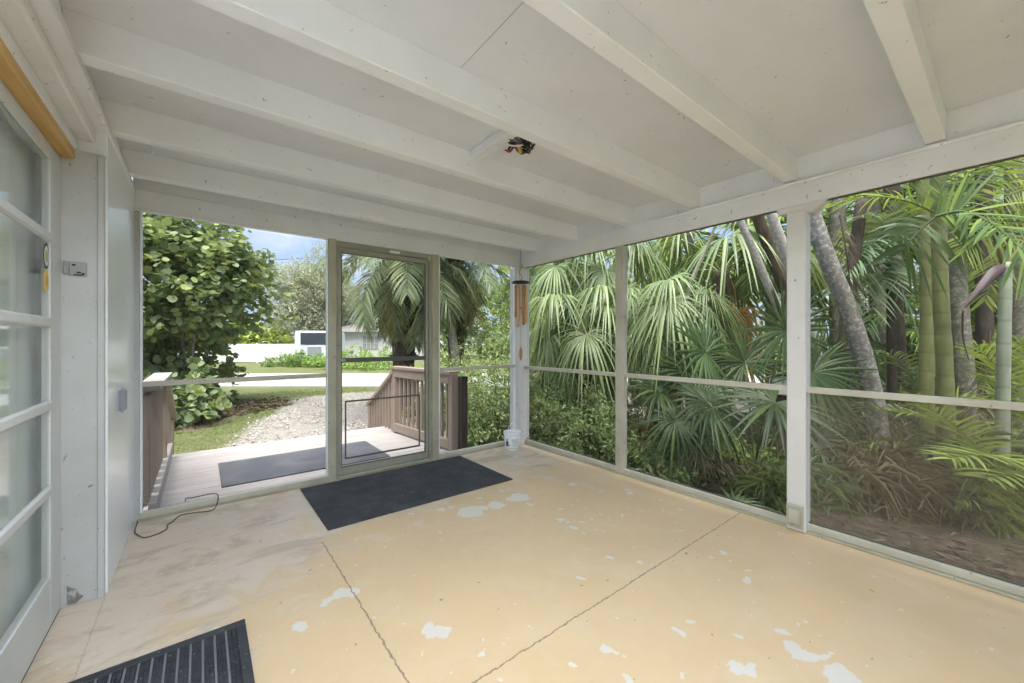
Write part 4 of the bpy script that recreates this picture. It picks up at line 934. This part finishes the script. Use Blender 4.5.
# dark fan palms close to the screen
fp = tag(empty('fan_palm', Gb(752, 4.0)), 'dark green fan palm with long stalks in the middle bay beside the wide white post', 'palm tree')
base = Gb(752, 4.0)
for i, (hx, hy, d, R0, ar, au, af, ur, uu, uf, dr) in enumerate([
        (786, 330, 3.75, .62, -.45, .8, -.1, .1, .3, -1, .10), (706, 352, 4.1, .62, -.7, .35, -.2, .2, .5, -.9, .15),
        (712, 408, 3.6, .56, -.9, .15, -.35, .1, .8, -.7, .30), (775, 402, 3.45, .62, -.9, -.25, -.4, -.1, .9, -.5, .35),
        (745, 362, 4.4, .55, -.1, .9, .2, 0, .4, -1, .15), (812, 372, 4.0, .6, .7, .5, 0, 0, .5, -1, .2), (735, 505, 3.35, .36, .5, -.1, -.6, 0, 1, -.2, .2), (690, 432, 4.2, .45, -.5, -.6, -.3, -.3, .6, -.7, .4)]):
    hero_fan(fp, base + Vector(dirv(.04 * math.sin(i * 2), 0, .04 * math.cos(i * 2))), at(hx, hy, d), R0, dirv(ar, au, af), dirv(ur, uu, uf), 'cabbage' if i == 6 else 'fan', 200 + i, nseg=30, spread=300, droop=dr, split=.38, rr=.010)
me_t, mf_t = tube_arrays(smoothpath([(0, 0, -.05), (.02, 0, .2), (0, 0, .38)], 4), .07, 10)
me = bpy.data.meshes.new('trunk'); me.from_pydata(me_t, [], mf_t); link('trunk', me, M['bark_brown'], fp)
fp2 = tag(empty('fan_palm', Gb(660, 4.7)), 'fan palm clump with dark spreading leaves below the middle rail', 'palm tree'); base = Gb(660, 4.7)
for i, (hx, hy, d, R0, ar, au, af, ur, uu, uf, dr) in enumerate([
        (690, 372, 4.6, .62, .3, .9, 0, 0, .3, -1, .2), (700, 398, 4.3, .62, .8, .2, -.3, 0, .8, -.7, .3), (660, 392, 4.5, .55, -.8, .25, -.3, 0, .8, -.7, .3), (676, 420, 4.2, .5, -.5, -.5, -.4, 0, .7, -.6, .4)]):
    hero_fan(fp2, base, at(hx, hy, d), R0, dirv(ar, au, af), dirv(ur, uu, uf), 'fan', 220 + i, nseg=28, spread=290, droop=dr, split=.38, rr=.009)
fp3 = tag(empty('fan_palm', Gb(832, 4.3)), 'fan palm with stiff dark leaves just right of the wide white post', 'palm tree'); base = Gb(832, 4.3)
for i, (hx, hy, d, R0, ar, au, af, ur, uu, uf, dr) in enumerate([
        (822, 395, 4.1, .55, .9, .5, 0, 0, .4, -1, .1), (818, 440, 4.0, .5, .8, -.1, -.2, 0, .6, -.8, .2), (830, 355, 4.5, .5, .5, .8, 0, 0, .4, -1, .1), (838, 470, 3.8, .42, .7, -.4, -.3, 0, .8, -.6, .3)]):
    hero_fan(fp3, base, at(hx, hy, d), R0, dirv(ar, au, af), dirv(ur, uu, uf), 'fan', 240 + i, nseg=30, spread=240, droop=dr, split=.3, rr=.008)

# leaning lichen-covered trunks
def trunk(label, pts, rads, m, name='leaning_trunk', group=None, n=14):
    pp = [at(*p) for p in pts]; b_ = pp[0].copy(); r = tag(empty(name, b_), label, 'tree trunk', group)
    P = smoothpath([p - b_ for p in pp], 8); k = len(P); rd_ = [np.interp(i / (k - 1), np.linspace(0, 1, len(rads)), rads) * (1 + .012 * math.sin(i * 1.7)) for i in range(k)]
    tube('trunk', P, rd_, M[m], r, n); return r
trunk('slim pale leaning trunk in the middle bay, left of the lichen-grey one', [(800, 470, 4.9), (790, 345, 4.8), (766, 280, 4.7), (738, 215, 4.6), (716, 165, 4.5)], [.06, .05, .045, .04, .038], 'bark_light')
trunk('pale lichen-grey leaning trunk meeting the wide white post in the middle bay', [(838, 480, 4.6), (815, 350, 4.55), (795, 280, 4.5), (770, 210, 4.4), (752, 150, 4.4)], [.075, .062, .058, .052, .05], 'bark_light')
trunk('brownish leaning trunk behind the lichen-grey one in the middle bay', [(830, 460, 5.4), (806, 345, 5.3), (778, 270, 5.2), (752, 200, 5.1), (738, 150, 5.0)], [.09, .08, .075, .07, .07], 'bark_brown')
lt = trunk('thick mottled grey leaning trunk right of the wide white post', [(885, 500, 4.1), (874, 400, 4.0), (852, 320, 3.95), (826, 255, 3.9), (800, 180, 3.9)], [.105, .082, .078, .075, .072], 'bark_grey')
trunk('dark brown curved trunk crossing behind the mottled leaning one', [(845, 520, 4.6), (862, 430, 4.5), (845, 360, 4.6), (850, 290, 4.7), (862, 200, 4.8)], [.12, .08, .065, .065, .06], 'bark_dk')
# spiky dead stalk
ds = tag(empty('dead_palm_stalk', at(676, 330, 4.9)), 'grey shaggy dead stalk leaning in the middle bay above the fan palms', 'palm stalk'); o_ = ds.location
P = smoothpath([at(676, 330, 4.9) - o_, at(692, 280, 4.8) - o_, at(712, 235, 4.7) - o_, at(722, 190, 4.6) - o_], 8)
V, F = pinnate_geo(np.array([tuple(p) for p in P]), 70, .13, .012, .02, .1, .9, .5, np.random.default_rng(4), .035); link('shaggy_fibres', quads_mesh('shaggy_fibres', V, F, M['olive']), None, ds)

# smooth stems on the right
trunk('smooth green palm stem, thickest and front-most in the right bay', [(949, 560, 3.75), (946, 400, 3.7), (941, 300, 3.7), (938, 200, 3.7), (936, 110, 3.7)], [.068, .060, .057, .054, .045], 'bark_green', 'palm_stem')
trunk('darker green palm stem just left of the thickest one', [(928, 540, 4.1), (926, 400, 4.1), (928, 300, 4.1), (924, 190, 4.1), (922, 110, 4.1)], [.066, .062, .06, .06, .055], 'bark_green', 'palm_stem')
trunk('brown ringed palm trunk leaning just right of the thickest green stem', [(972, 540, 4.5), (966, 400, 4.5), (958, 300, 4.5), (952, 200, 4.5), (948, 110, 4.5)], [.105, .09, .085, .085, .08], 'bark_ring', 'palm_stem')
trunk('pale grey-green ringed stem standing furthest right of the stems', [(1003, 600, 3.6), (1002, 460, 3.55), (1004, 340, 3.5), (1006, 262, 3.5)], [.055, .048, .044, .038], 'bark_pale', 'palm_stem')
trunk('dark palm trunk in the shade left of the green stems', [(902, 520, 5.3), (900, 400, 5.3), (894, 280, 5.3), (890, 120, 5.3)], [.10, .09, .085, .085], 'bark_dk', 'palm_stem')
trunk('mid-brown palm trunk at the back between the leaning trunk and the green stems', [(884, 480, 6.0), (882, 350, 6.0), (874, 240, 6.0), (868, 120, 6.0)], [.12, .11, .10, .10], 'bark_ring', 'palm_stem')
trunk('dark trunk behind the pale stem at the right edge', [(1022, 560, 4.6), (1020, 400, 4.6), (1018, 280, 4.6), (1014, 120, 4.6)], [.12, .10, .09, .09], 'bark_ring', 'palm_stem')
trunk('thin dark trunk between the brown ringed trunk and the pale stem', [(986, 520, 5.6), (985, 400, 5.6), (984, 260, 5.6), (983, 120, 5.6)], [.10, .09, .09, .08], 'bark_dk', 'palm_stem')
trunk('tall brown trunk behind the mottled leaning trunk near the header', [(846, 460, 6.2), (842, 340, 6.2), (838, 240, 6.2), (836, 130, 6.2)], [.13, .12, .11, .11], 'bark_ring', 'palm_stem')

def plant(name, label, base, cat='palm'): return tag(empty(name, base), label, cat)
# king palm frond sweeping over the right bay
kp = plant('king_palm_crown', 'sweeping feather fronds with a green arching midrib at the top of the right bay', at(938, 214, 3.3), 'palm fronds')
TOCAM = dirv(.1, .25, -1)
hero_pinnate(kp, [at(935, 216, 3.3), at(962, 211, 3.2), at(990, 222, 3.05), at(1015, 243, 2.9), at(1050, 285, 2.75)], 'king', 301, 34, .58, .026, start=.06, lift=.15, fwd=.35, droop=.12, rr=.014, up=TOCAM)
hero_pinnate(kp, [at(936, 214, 3.35), at(945, 180, 3.4), at(965, 150, 3.4), at(1000, 120, 3.3)], 'king', 302, 26, .5, .026, start=.1, lift=.1, fwd=.4, droop=.1, rr=.012, up=TOCAM)
hero_pinnate(kp, [at(936, 216, 3.3), at(924, 226, 3.25), at(912, 238, 3.2), at(903, 250, 3.2)], 'fan', 303, 11, .44, .030, start=.1, lift=.1, fwd=.3, droop=.55, rr=.010, up=dirv(.5, .7, -.6))
hero_pinnate(kp, [at(934, 212, 3.5), at(905, 200, 3.6), at(870, 196, 3.8), at(830, 205, 3.9)], 'areca', 304, 30, .40, .020, start=.08, lift=.2, fwd=.45, droop=.25, rr=.010)
kb = plant('king_palm_crown', 'lime green backlit fronds in the top right corner of the view', at(1040, 210, 4.2), 'palm fronds')
for i, pts in enumerate(([(1060, 200, 4.3), (1030, 165, 4.2), (990, 160, 4.2), (950, 180, 4.2)], [(1060, 200, 4.3), (1020, 190, 4.4), (985, 215, 4.4), (960, 250, 4.4)], [(1060, 220, 4.3), (1030, 225, 4.5), (1000, 260, 4.6), (985, 300, 4.6)], [(1060, 200, 4.0), (1040, 150, 3.9), (1010, 130, 3.9)])):
    hero_pinnate(kb, [at(*p) for p in pts], 'shruby', 310 + i, 30, .5, .026, start=.1, lift=.2, fwd=.4, droop=.25, rr=.010, up=TOCAM if i % 2 else None)
# purple sheath with split stem
sh = plant('leaf_sheath', 'dark purple-brown sheath hanging from the top of the pale ringed stem', at(1003, 262, 3.5), 'palm sheath'); o_ = sh.location
pa = [at(1003, 268, 3.5), at(990, 276, 3.48), at(976, 292, 3.46), at(963, 308, 3.45)]
P = smoothpath([p - o_ for p in pa], 5); k = len(P); V = []; 
for i, p in enumerate(P):
    t = i / (k - 1); w_ = .075 * math.sin(PI * min(1, .18 + t * .82)) + .004
    for a, q in ((-1, 0), (-.5, .6), (0, .85), (.5, .6), (1, 0)): V.append(tuple(p + Vector(dirv(0.15 * a * w_, a * w_, -q * w_ * .7))))
F = [(i * 5 + j, i * 5 + j + 1, i * 5 + 6 + j, i * 5 + 5 + j) for i in range(k - 1) for j in range(4)]
link('sheath', quads_mesh('sheath', V, F, M['sheath'], True), None, sh)
tube('hanging_tip', [P[-1], P[-1] + Vector(dirv(.0, -.25, 0)), P[-1] + Vector(dirv(.05, -.45, 0))], [.008, .006, .003], M['sheath'], sh, 6, 5)
for i, (x, y) in enumerate(((992, 232), (1012, 225), (1024, 240))):
    tube('leaf_spear', [at(1004, 266, 3.5) - o_, at((1004 + x) / 2 + 1, (266 + y) / 2, 3.48) - o_, at(x, y, 3.46) - o_], [.022, .016, .006], M['bark_green'], sh, 7, 5)
# blue-green palm in the middle of the right bay
bp = plant('blue_green_palm', 'blue-green feathery palm between the leaning trunk and the green stems', Gb(893, 4.9), 'palm tree')
tube('trunk', [Vector((0, 0, 0)), (at(892, 330, 4.9) - bp.location) * .6, at(890, 262, 4.9) - bp.location], [.06, .05, .04], M['bark_dk'], bp, 9, 5)
for i, (x1, y1, x2, y2) in enumerate(((872, 245, 848, 275), (868, 268, 850, 310), (905, 240, 925, 262), (880, 225, 862, 215), (900, 285, 915, 330), (878, 285, 868, 330), (895, 225, 905, 200), (865, 255, 835, 290))):
    hero_pinnate(bp, [at(890, 260, 4.9), at((890 + x1) / 2, (260 + y1) / 2 - 6, 4.85), at(x1, y1 - 4, 4.75), at(x2, y2, 4.65)], 'bluepalm', 320 + i, 30, .40, .020, start=.12, lift=.25, fwd=.45, droop=.4, rr=.009)
# arecas, lower right
ar = plant('areca_palm', 'bright yellow-green areca palm low in the right corner behind the last rail', Gb(1005, 3.7), 'palm tree')
for i, (pts, mm, ll) in enumerate([([(1000, 520, 3.7), (992, 470, 3.6), (960, 430, 3.5), (915, 398, 3.5)], 'areca', .30), ([(1010, 520, 3.6), (1015, 470, 3.4), (990, 455, 3.2), (950, 458, 3.1)], 'areca', .30),
        ([(1010, 540, 3.6), (1030, 480, 3.4), (1024, 470, 3.2), (985, 478, 3.0)], 'areca', .32), ([(1005, 560, 3.6), (990, 520, 3.4), (975, 500, 3.3), (960, 500, 3.3)], 'areca', .24),
        ([(1000, 540, 3.8), (985, 470, 3.8), (945, 425, 3.8), (880, 408, 3.9)], 'areca', .28), ([(1005, 550, 3.7), (1012, 440, 3.8), (1005, 380, 3.8), (980, 350, 3.8)], 'areca', .34),
        ([(1010, 550, 3.7), (1030, 430, 3.8), (1035, 380, 3.8), (1020, 340, 3.8)], 'areca', .34), ([(1005, 580, 3.5), (1000, 560, 3.4), (1008, 545, 3.3), (1030, 540, 3.2)], 'areca', .26),
        ([(1000, 560, 3.6), (960, 500, 3.7), (925, 500, 3.7), (895, 520, 3.7)], 'bluepalm', .30), ([(1000, 560, 3.6), (975, 560, 3.4), (955, 560, 3.3), (935, 585, 3.2)], 'areca', .26),
        ([(990, 580, 3.7), (930, 470, 3.9), (885, 440, 4.0), (855, 455, 4.0)], 'areca', .26)]):
    hero_pinnate(ar, [at(*p) for p in pts], mm, 340 + i, 28, ll * 1.35, .019, start=.30, lift=.35, fwd=.55, droop=.25, rr=.008)
for i in range(5): tube('stem', [Vector((.05 * math.sin(i * 2), .05 * math.cos(i * 2), 0)), at(1000 + 4 * i, 560 - 12 * i, 3.65) - ar.location], [.022, .014], M['bark_green'], ar, 7)
ar2 = plant('areca_palm', 'smaller areca palm with fine fronds low behind the green stems', Gb(930, 4.4), 'palm tree')
for i, (pts) in enumerate([[(925, 500, 4.4), (915, 440, 4.3), (890, 405, 4.2), (862, 410, 4.1)], [(925, 500, 4.4), (930, 430, 4.4), (955, 400, 4.3), (990, 400, 4.2)], [(925, 500, 4.4), (905, 460, 4.2), (880, 450, 4.1), (860, 470, 4.0)],
        [(930, 500, 4.4), (960, 450, 4.3), (985, 445, 4.2), (1005, 470, 4.1)], [(925, 500, 4.4), (920, 400, 4.6), (900, 360, 4.6), (870, 350, 4.6)], [(925, 500, 4.4), (935, 400, 4.7), (970, 350, 4.7), (1000, 345, 4.7)], [(925, 500, 4.4), (900, 480, 4.0), (890, 500, 3.8), (880, 535, 3.7)]]):
    hero_pinnate(ar2, [at(*p) for p in pts], 'areca' if i % 2 else 'bluepalm', 360 + i, 28, .36, .018, start=.25, lift=.3, fwd=.5, droop=.35, rr=.008)
# background feather palms
for i, (px, d, top, sz, mm, lab) in enumerate([(835, 6.8, 215, 1.5, 'areca', 'yellow-green feather palm high behind the mottled leaning trunk'), (905, 7.2, 200, 1.7, 'king', 'green feather palm high behind the green stems'),
        (975, 6.6, 235, 1.5, 'areca', 'yellow-green feather palm behind the brown ringed trunk'), (1035, 6.2, 280, 1.5, 'king', 'green feather palm at the right edge behind the pale stem'),
        (868, 6.4, 330, 1.2, 'king', 'dark feather palm low behind the leaning trunk'), (950, 6.8, 340, 1.3, 'areca', 'low yellow-green feather palm in the gap between the green and brown stems'),
        (770, 7.4, 250, 1.5, 'king', 'green feather palm behind the pale leaning trunks'), (690, 8.2, 230, 1.6, 'areca', 'yellow-green feather palm behind the tall fan palm'),
        (545, 10.5, 262, 1.5, 'king', 'distant feather palm crown against the sky beside the corner post')]):
    palm('feather_palm', lab, Gb(px, d), at(px, top, d), .08, 'areca' if mm == 'areca' else 'king', mm, 18, sz, (-30, 75), 400 + i, 'bark_ring')

# understory
U = [(640, 4.6, (.40, .35, .22), 120, 'shrub', 'low green ground plant at the foot of the slim cream post'), (662, 4.1, (.22, .2, .18), 60, 'shrub', 'small bright fern-like plant in the middle bay near the sill'),
     (742, 4.5, (.34, .3, .24), 110, 'shruby', 'lime green low shrub under the fan palm leaves in the middle bay'), (705, 4.6, (.45, .4, .25), 150, 'shrub', 'low leafy plant between the two fan palms'),
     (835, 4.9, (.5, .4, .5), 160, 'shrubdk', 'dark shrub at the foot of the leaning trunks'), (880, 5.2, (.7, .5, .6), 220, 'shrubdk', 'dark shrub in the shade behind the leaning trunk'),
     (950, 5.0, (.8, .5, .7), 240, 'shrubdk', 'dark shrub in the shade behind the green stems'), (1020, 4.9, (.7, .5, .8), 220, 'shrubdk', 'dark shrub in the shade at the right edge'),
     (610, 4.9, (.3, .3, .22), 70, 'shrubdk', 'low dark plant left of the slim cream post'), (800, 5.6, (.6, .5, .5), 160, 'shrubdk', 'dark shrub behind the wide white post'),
     (648, 6.3, (.5, .45, .45), 140, 'shrub', 'green shrub behind the brown palm trunk in the middle bay')]
for i, (px, d, rad, ncl, mm, lab) in enumerate(U):
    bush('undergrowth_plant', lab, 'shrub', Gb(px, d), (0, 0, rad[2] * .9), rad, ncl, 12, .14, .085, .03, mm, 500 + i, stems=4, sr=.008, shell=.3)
G_ = [(850, 3.9, (.34, .3, .26), 70, 'dead', 'tangle of dry brown blades at the foot of the leaning trunk'), (902, 3.75, (.40, .3, .28), 80, 'dead', 'tangle of dry brown blades in front of the smooth green stems'),
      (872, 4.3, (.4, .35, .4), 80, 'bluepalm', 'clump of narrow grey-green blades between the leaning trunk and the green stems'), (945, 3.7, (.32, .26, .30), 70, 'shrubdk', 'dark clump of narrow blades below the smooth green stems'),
      (985, 3.45, (.26, .22, .30), 60, 'areca', 'lime green clump of narrow blades close to the last sill'), (1030, 3.5, (.3, .25, .34), 70, 'bluepalm', 'grey-green clump of narrow blades at the right edge by the sill'),
      (812, 3.9, (.26, .22, .26), 50, 'bluepalm', 'grey-green clump of narrow blades at the foot of the wide white post'), (770, 3.8, (.22, .2, .2), 50, 'shrub', 'green clump of narrow blades left of the wide white post')]
for i, (px, d, rad, ncl, mm, lab) in enumerate(G_):
    bush('grassy_clump', lab, 'undergrowth', Gb(px, d), (0, 0, rad[2] * .8), rad, ncl, 10, .16, .30, .013, mm, 560 + i, stems=3, sr=.008, shell=.2, droop=.5)
# fallen and hanging dead fronds
D_ = [([(690, 440, 4.2), (700, 455, 4.0), (725, 462, 3.9), (765, 465, 3.8)], 'long curved dead frond lying in the middle bay'), ([(660, 450, 4.6), (690, 425, 4.6), (715, 440, 4.5), (730, 465, 4.3)], 'dead frond drooping between the fan palms'),
      ([(900, 400, 4.4), (890, 425, 4.2), (862, 455, 4.1), (850, 500, 4.0)], 'dead frond hanging at the foot of the leaning trunk'), ([(925, 430, 4.2), (900, 440, 4.1), (935, 470, 4.0), (960, 505, 3.9)], 'curved dead frond below the green stems'),
      ([(830, 430, 4.3), (845, 415, 4.2), (870, 420, 4.1), (905, 425, 4.1)], 'dead frond lying across the brown trunks'), ([(990, 330, 4.2), (985, 380, 4.2), (975, 420, 4.1), (960, 440, 4.1)], 'dead frond hanging beside the pale stem'),
      ([(840, 215, 4.3), (846, 250, 4.2), (850, 290, 4.2), (846, 330, 4.2)], 'dead brown strips hanging from the top of the mottled leaning trunk')]
D_ += [([(870, 470, 4.4), (885, 440, 4.3), (915, 432, 4.2), (938, 452, 4.1)], 'arched dead frond in front of the green stems, low in the last bay'),
       ([(900, 520, 4.0), (890, 490, 4.0), (868, 480, 4.0), (850, 520, 3.9)], 'drooping dead frond near the soil right of the wide white post'),
       ([(960, 540, 3.8), (955, 500, 3.8), (930, 480, 3.8), (905, 500, 3.7)], 'dead frond bent over below the bright areca fronds'),
       ([(1015, 420, 4.0), (1000, 440, 3.9), (975, 455, 3.9), (960, 490, 3.8)], 'dead frond hanging in front of the pale ringed stem')]
for i, (pts, lab) in enumerate(D_):
    r = plant('dead_frond', lab, at(*pts[0]), 'palm frond'); P = np.array([tuple(q - r.location) for q in smoothpath([at(*p) for p in pts], 8)])
    V, F = pinnate_geo(P, 30, .24, .014, .1, -.1, .8, .8, np.random.default_rng(600 + i), .012); link('blades', quads_mesh('blades', V, F, M['dead']), None, r)
# rusty fallen leaves by the trunk in the middle bay
K = 420; rng = np.random.default_rng(8); c0 = np.array(at(675, 438, 5.0)); pos = c0 + rng.normal(size=(K, 3)) * np.array([.28, .28, .05]); dd = nrm(rng.normal(size=(K, 3)) * np.array([1, 1, .4])); nn = nrm(rng.normal(size=(K, 3)) + np.array([0, 0, 1.]))
tag(link('dry_leaves', leaves_mesh('dry_leaves', pos, dd, nn, rng.uniform(.15, .35, K), np.full(K, .012), M['rust'], .1, False, .3)), 'rusty brown dry leaf strips piled below the large drooping fan palm', 'leaves', kind='stuff')
K = 16000; px = rng.uniform(3.2, 7.5, K); py = rng.uniform(-2, 7.5, K); kk = (seg_dist(px, py, bed_poly) < -.1); px, py = px[kk], py[kk]; K = len(px)
pos = np.stack([px, py, np.full(K, GZ + .135)], 1) + rng.normal(size=(K, 3)) * np.array([0, 0, .01]); dd = nrm(rng.normal(size=(K, 3)) * np.array([1, 1, .2])); nn = nrm(rng.normal(size=(K, 3)) * .5 + np.array([0, 0, 1.]))
tag(link('mulch', leaves_mesh('mulch', pos, dd, nn, rng.uniform(.04, .14, K), rng.uniform(.006, .02, K), M['mulch'], .2, False, 0)), 'brown dead leaves and strips covering the soil under the palms', 'leaf litter', kind='stuff')
# pale planter, and in place of a lit gap a pipe
pt = tag(empty('plant_pot', Gb(783, 4.15)), 'pale square planter with a dark rim partly hidden by the wide white post', 'planter')
zt = at(783, 374, 4.15).z - pt.location.z; zb = at(783, 392, 4.15).z - pt.location.z
bm = bmesh.new(); box(bm, -.10, .10, -.10, .10, zb - .02, zt - .012); bobj('pot', bm, M['potw'], pt, .01)
bm = bmesh.new(); box(bm, -.115, .115, -.115, .115, zt - .0119, zt + .01); bobj('rim', bm, M['raildk'], pt, .004)
bm = bmesh.new(); box(bm, -.05, .05, -.05, .05, 0, zb - .021); bobj('pedestal', bm, M['bark_brown'], pt, .004)
pp = tag(empty('lit_gap_column', ground(887, 7.5, -.38)), 'white upright pipe standing in for the lit gap between the palm trunks', 'column'); tube('shaft', [(0, 0, 0), (0, 0, 1.2), (0, 0, 1.55)], .085, M['vinyl'], pp, 14); bm = bmesh.new(); lathe(bm, [(.09, 1.5501), (.10, 1.556), (.10, 1.60), (.05, 1.61)], n=14); bobj('cap', bm, M['vinyl'], pp)

# fill lamps added out of view to brighten the porch
def emis(name, col, s):
    m = bpy.data.materials.new(name); m.use_nodes = True; b = m.node_tree.nodes['Principled BSDF']
    b.inputs['Emission Color'].default_value = (*col, 1); b.inputs['Emission Strength'].default_value = s; return m
M['fillglow'] = emis('fill_lamp_bulb', (.79, .885, 1.0), FILL_POWER)
for i, (x, y, lab) in enumerate(((.0, .56, 'added fill lamp with white shade, out of view nearest the glazed door'), (.78, .42, 'added fill lamp with white shade, out of view over the middle of the porch'))):
    r = tag(empty('fill_lamp', (x, y, 2.408), 0), lab, 'lamp')
    bm = bmesh.new(); lathe(bm, [(.05, 0), (.05, -.02), (.012, -.03), (.012, -.05)], n=20); bobj('canopy', bm, M['grey'], r, 0, True)
    bm = bmesh.new(); lathe(bm, [(.012, -.05), (.06, -.06), (.12, -.13), (.125, -.13), (.065, -.055), (.02, -.045)], n=28, cap=False); bobj('shade', bm, M['white'], r, 0, True)
    bm = bmesh.new(); lathe(bm, [(.02, -.062), (.07, -.075), (.085, -.10), (.075, -.118), (.03, -.125)], n=24); bobj('bulb', bm, M['fillglow'], r, 0, True)
# ------------------------------------------------------------------ camera, sky, sun
cam = bpy.data.cameras.new('camera'); co_ = bpy.data.objects.new('camera', cam); C.objects.link(co_)
cam.sensor_width = 36; cam.lens = FP / 1024 * 36; cam.clip_start = .02; cam.clip_end = 400
co_.location = (0, 0, CAMZ); co_.rotation_euler = (PI / 2, 0, -YAW); bpy.context.scene.camera = co_
w = bpy.data.worlds.new('sky'); bpy.context.scene.world = w; w.use_nodes = True; nt = w.node_tree
bg = nt.nodes['Background']
tc = N(nt, 'ShaderNodeTexCoord'); mp = N(nt, 'ShaderNodeMapping'); mp.inputs['Scale'].default_value = (1, 1, 2.4)
L(nt, tc.outputs['Generated'], mp.inputs['Vector'])
cl = noise(nt, mp.outputs['Vector'], 2.6, 7, .55, .3)
skyc = mixc(nt, ramp(nt, cl, [(.48, 0.), (.66, 1.)]), (.44, .60, .88), (.86, .88, .92))
L(nt, skyc, bg.inputs['Color']); bg.inputs['Strength'].default_value = SKY
sun = bpy.data.lights.new('sun', 'SUN'); sun.energy = SUN; sun.angle = math.radians(50); sun.color = (1, .96, .9)
so = bpy.data.objects.new('sun', sun); C.objects.link(so); so.rotation_euler = (math.radians(19), 0, math.radians(-40))
vs = bpy.context.scene.view_settings
vs.view_transform = 'Standard'; vs.look = 'None'; vs.gamma = 1; vs.use_curve_mapping = False; vs.exposure = EXPO
bpy.context.scene.cycles.max_bounces = 10; bpy.context.scene.cycles.diffuse_bounces = 6; bpy.context.scene.cycles.transparent_max_bounces = 16
bpy.context.scene.cycles.use_denoising = True
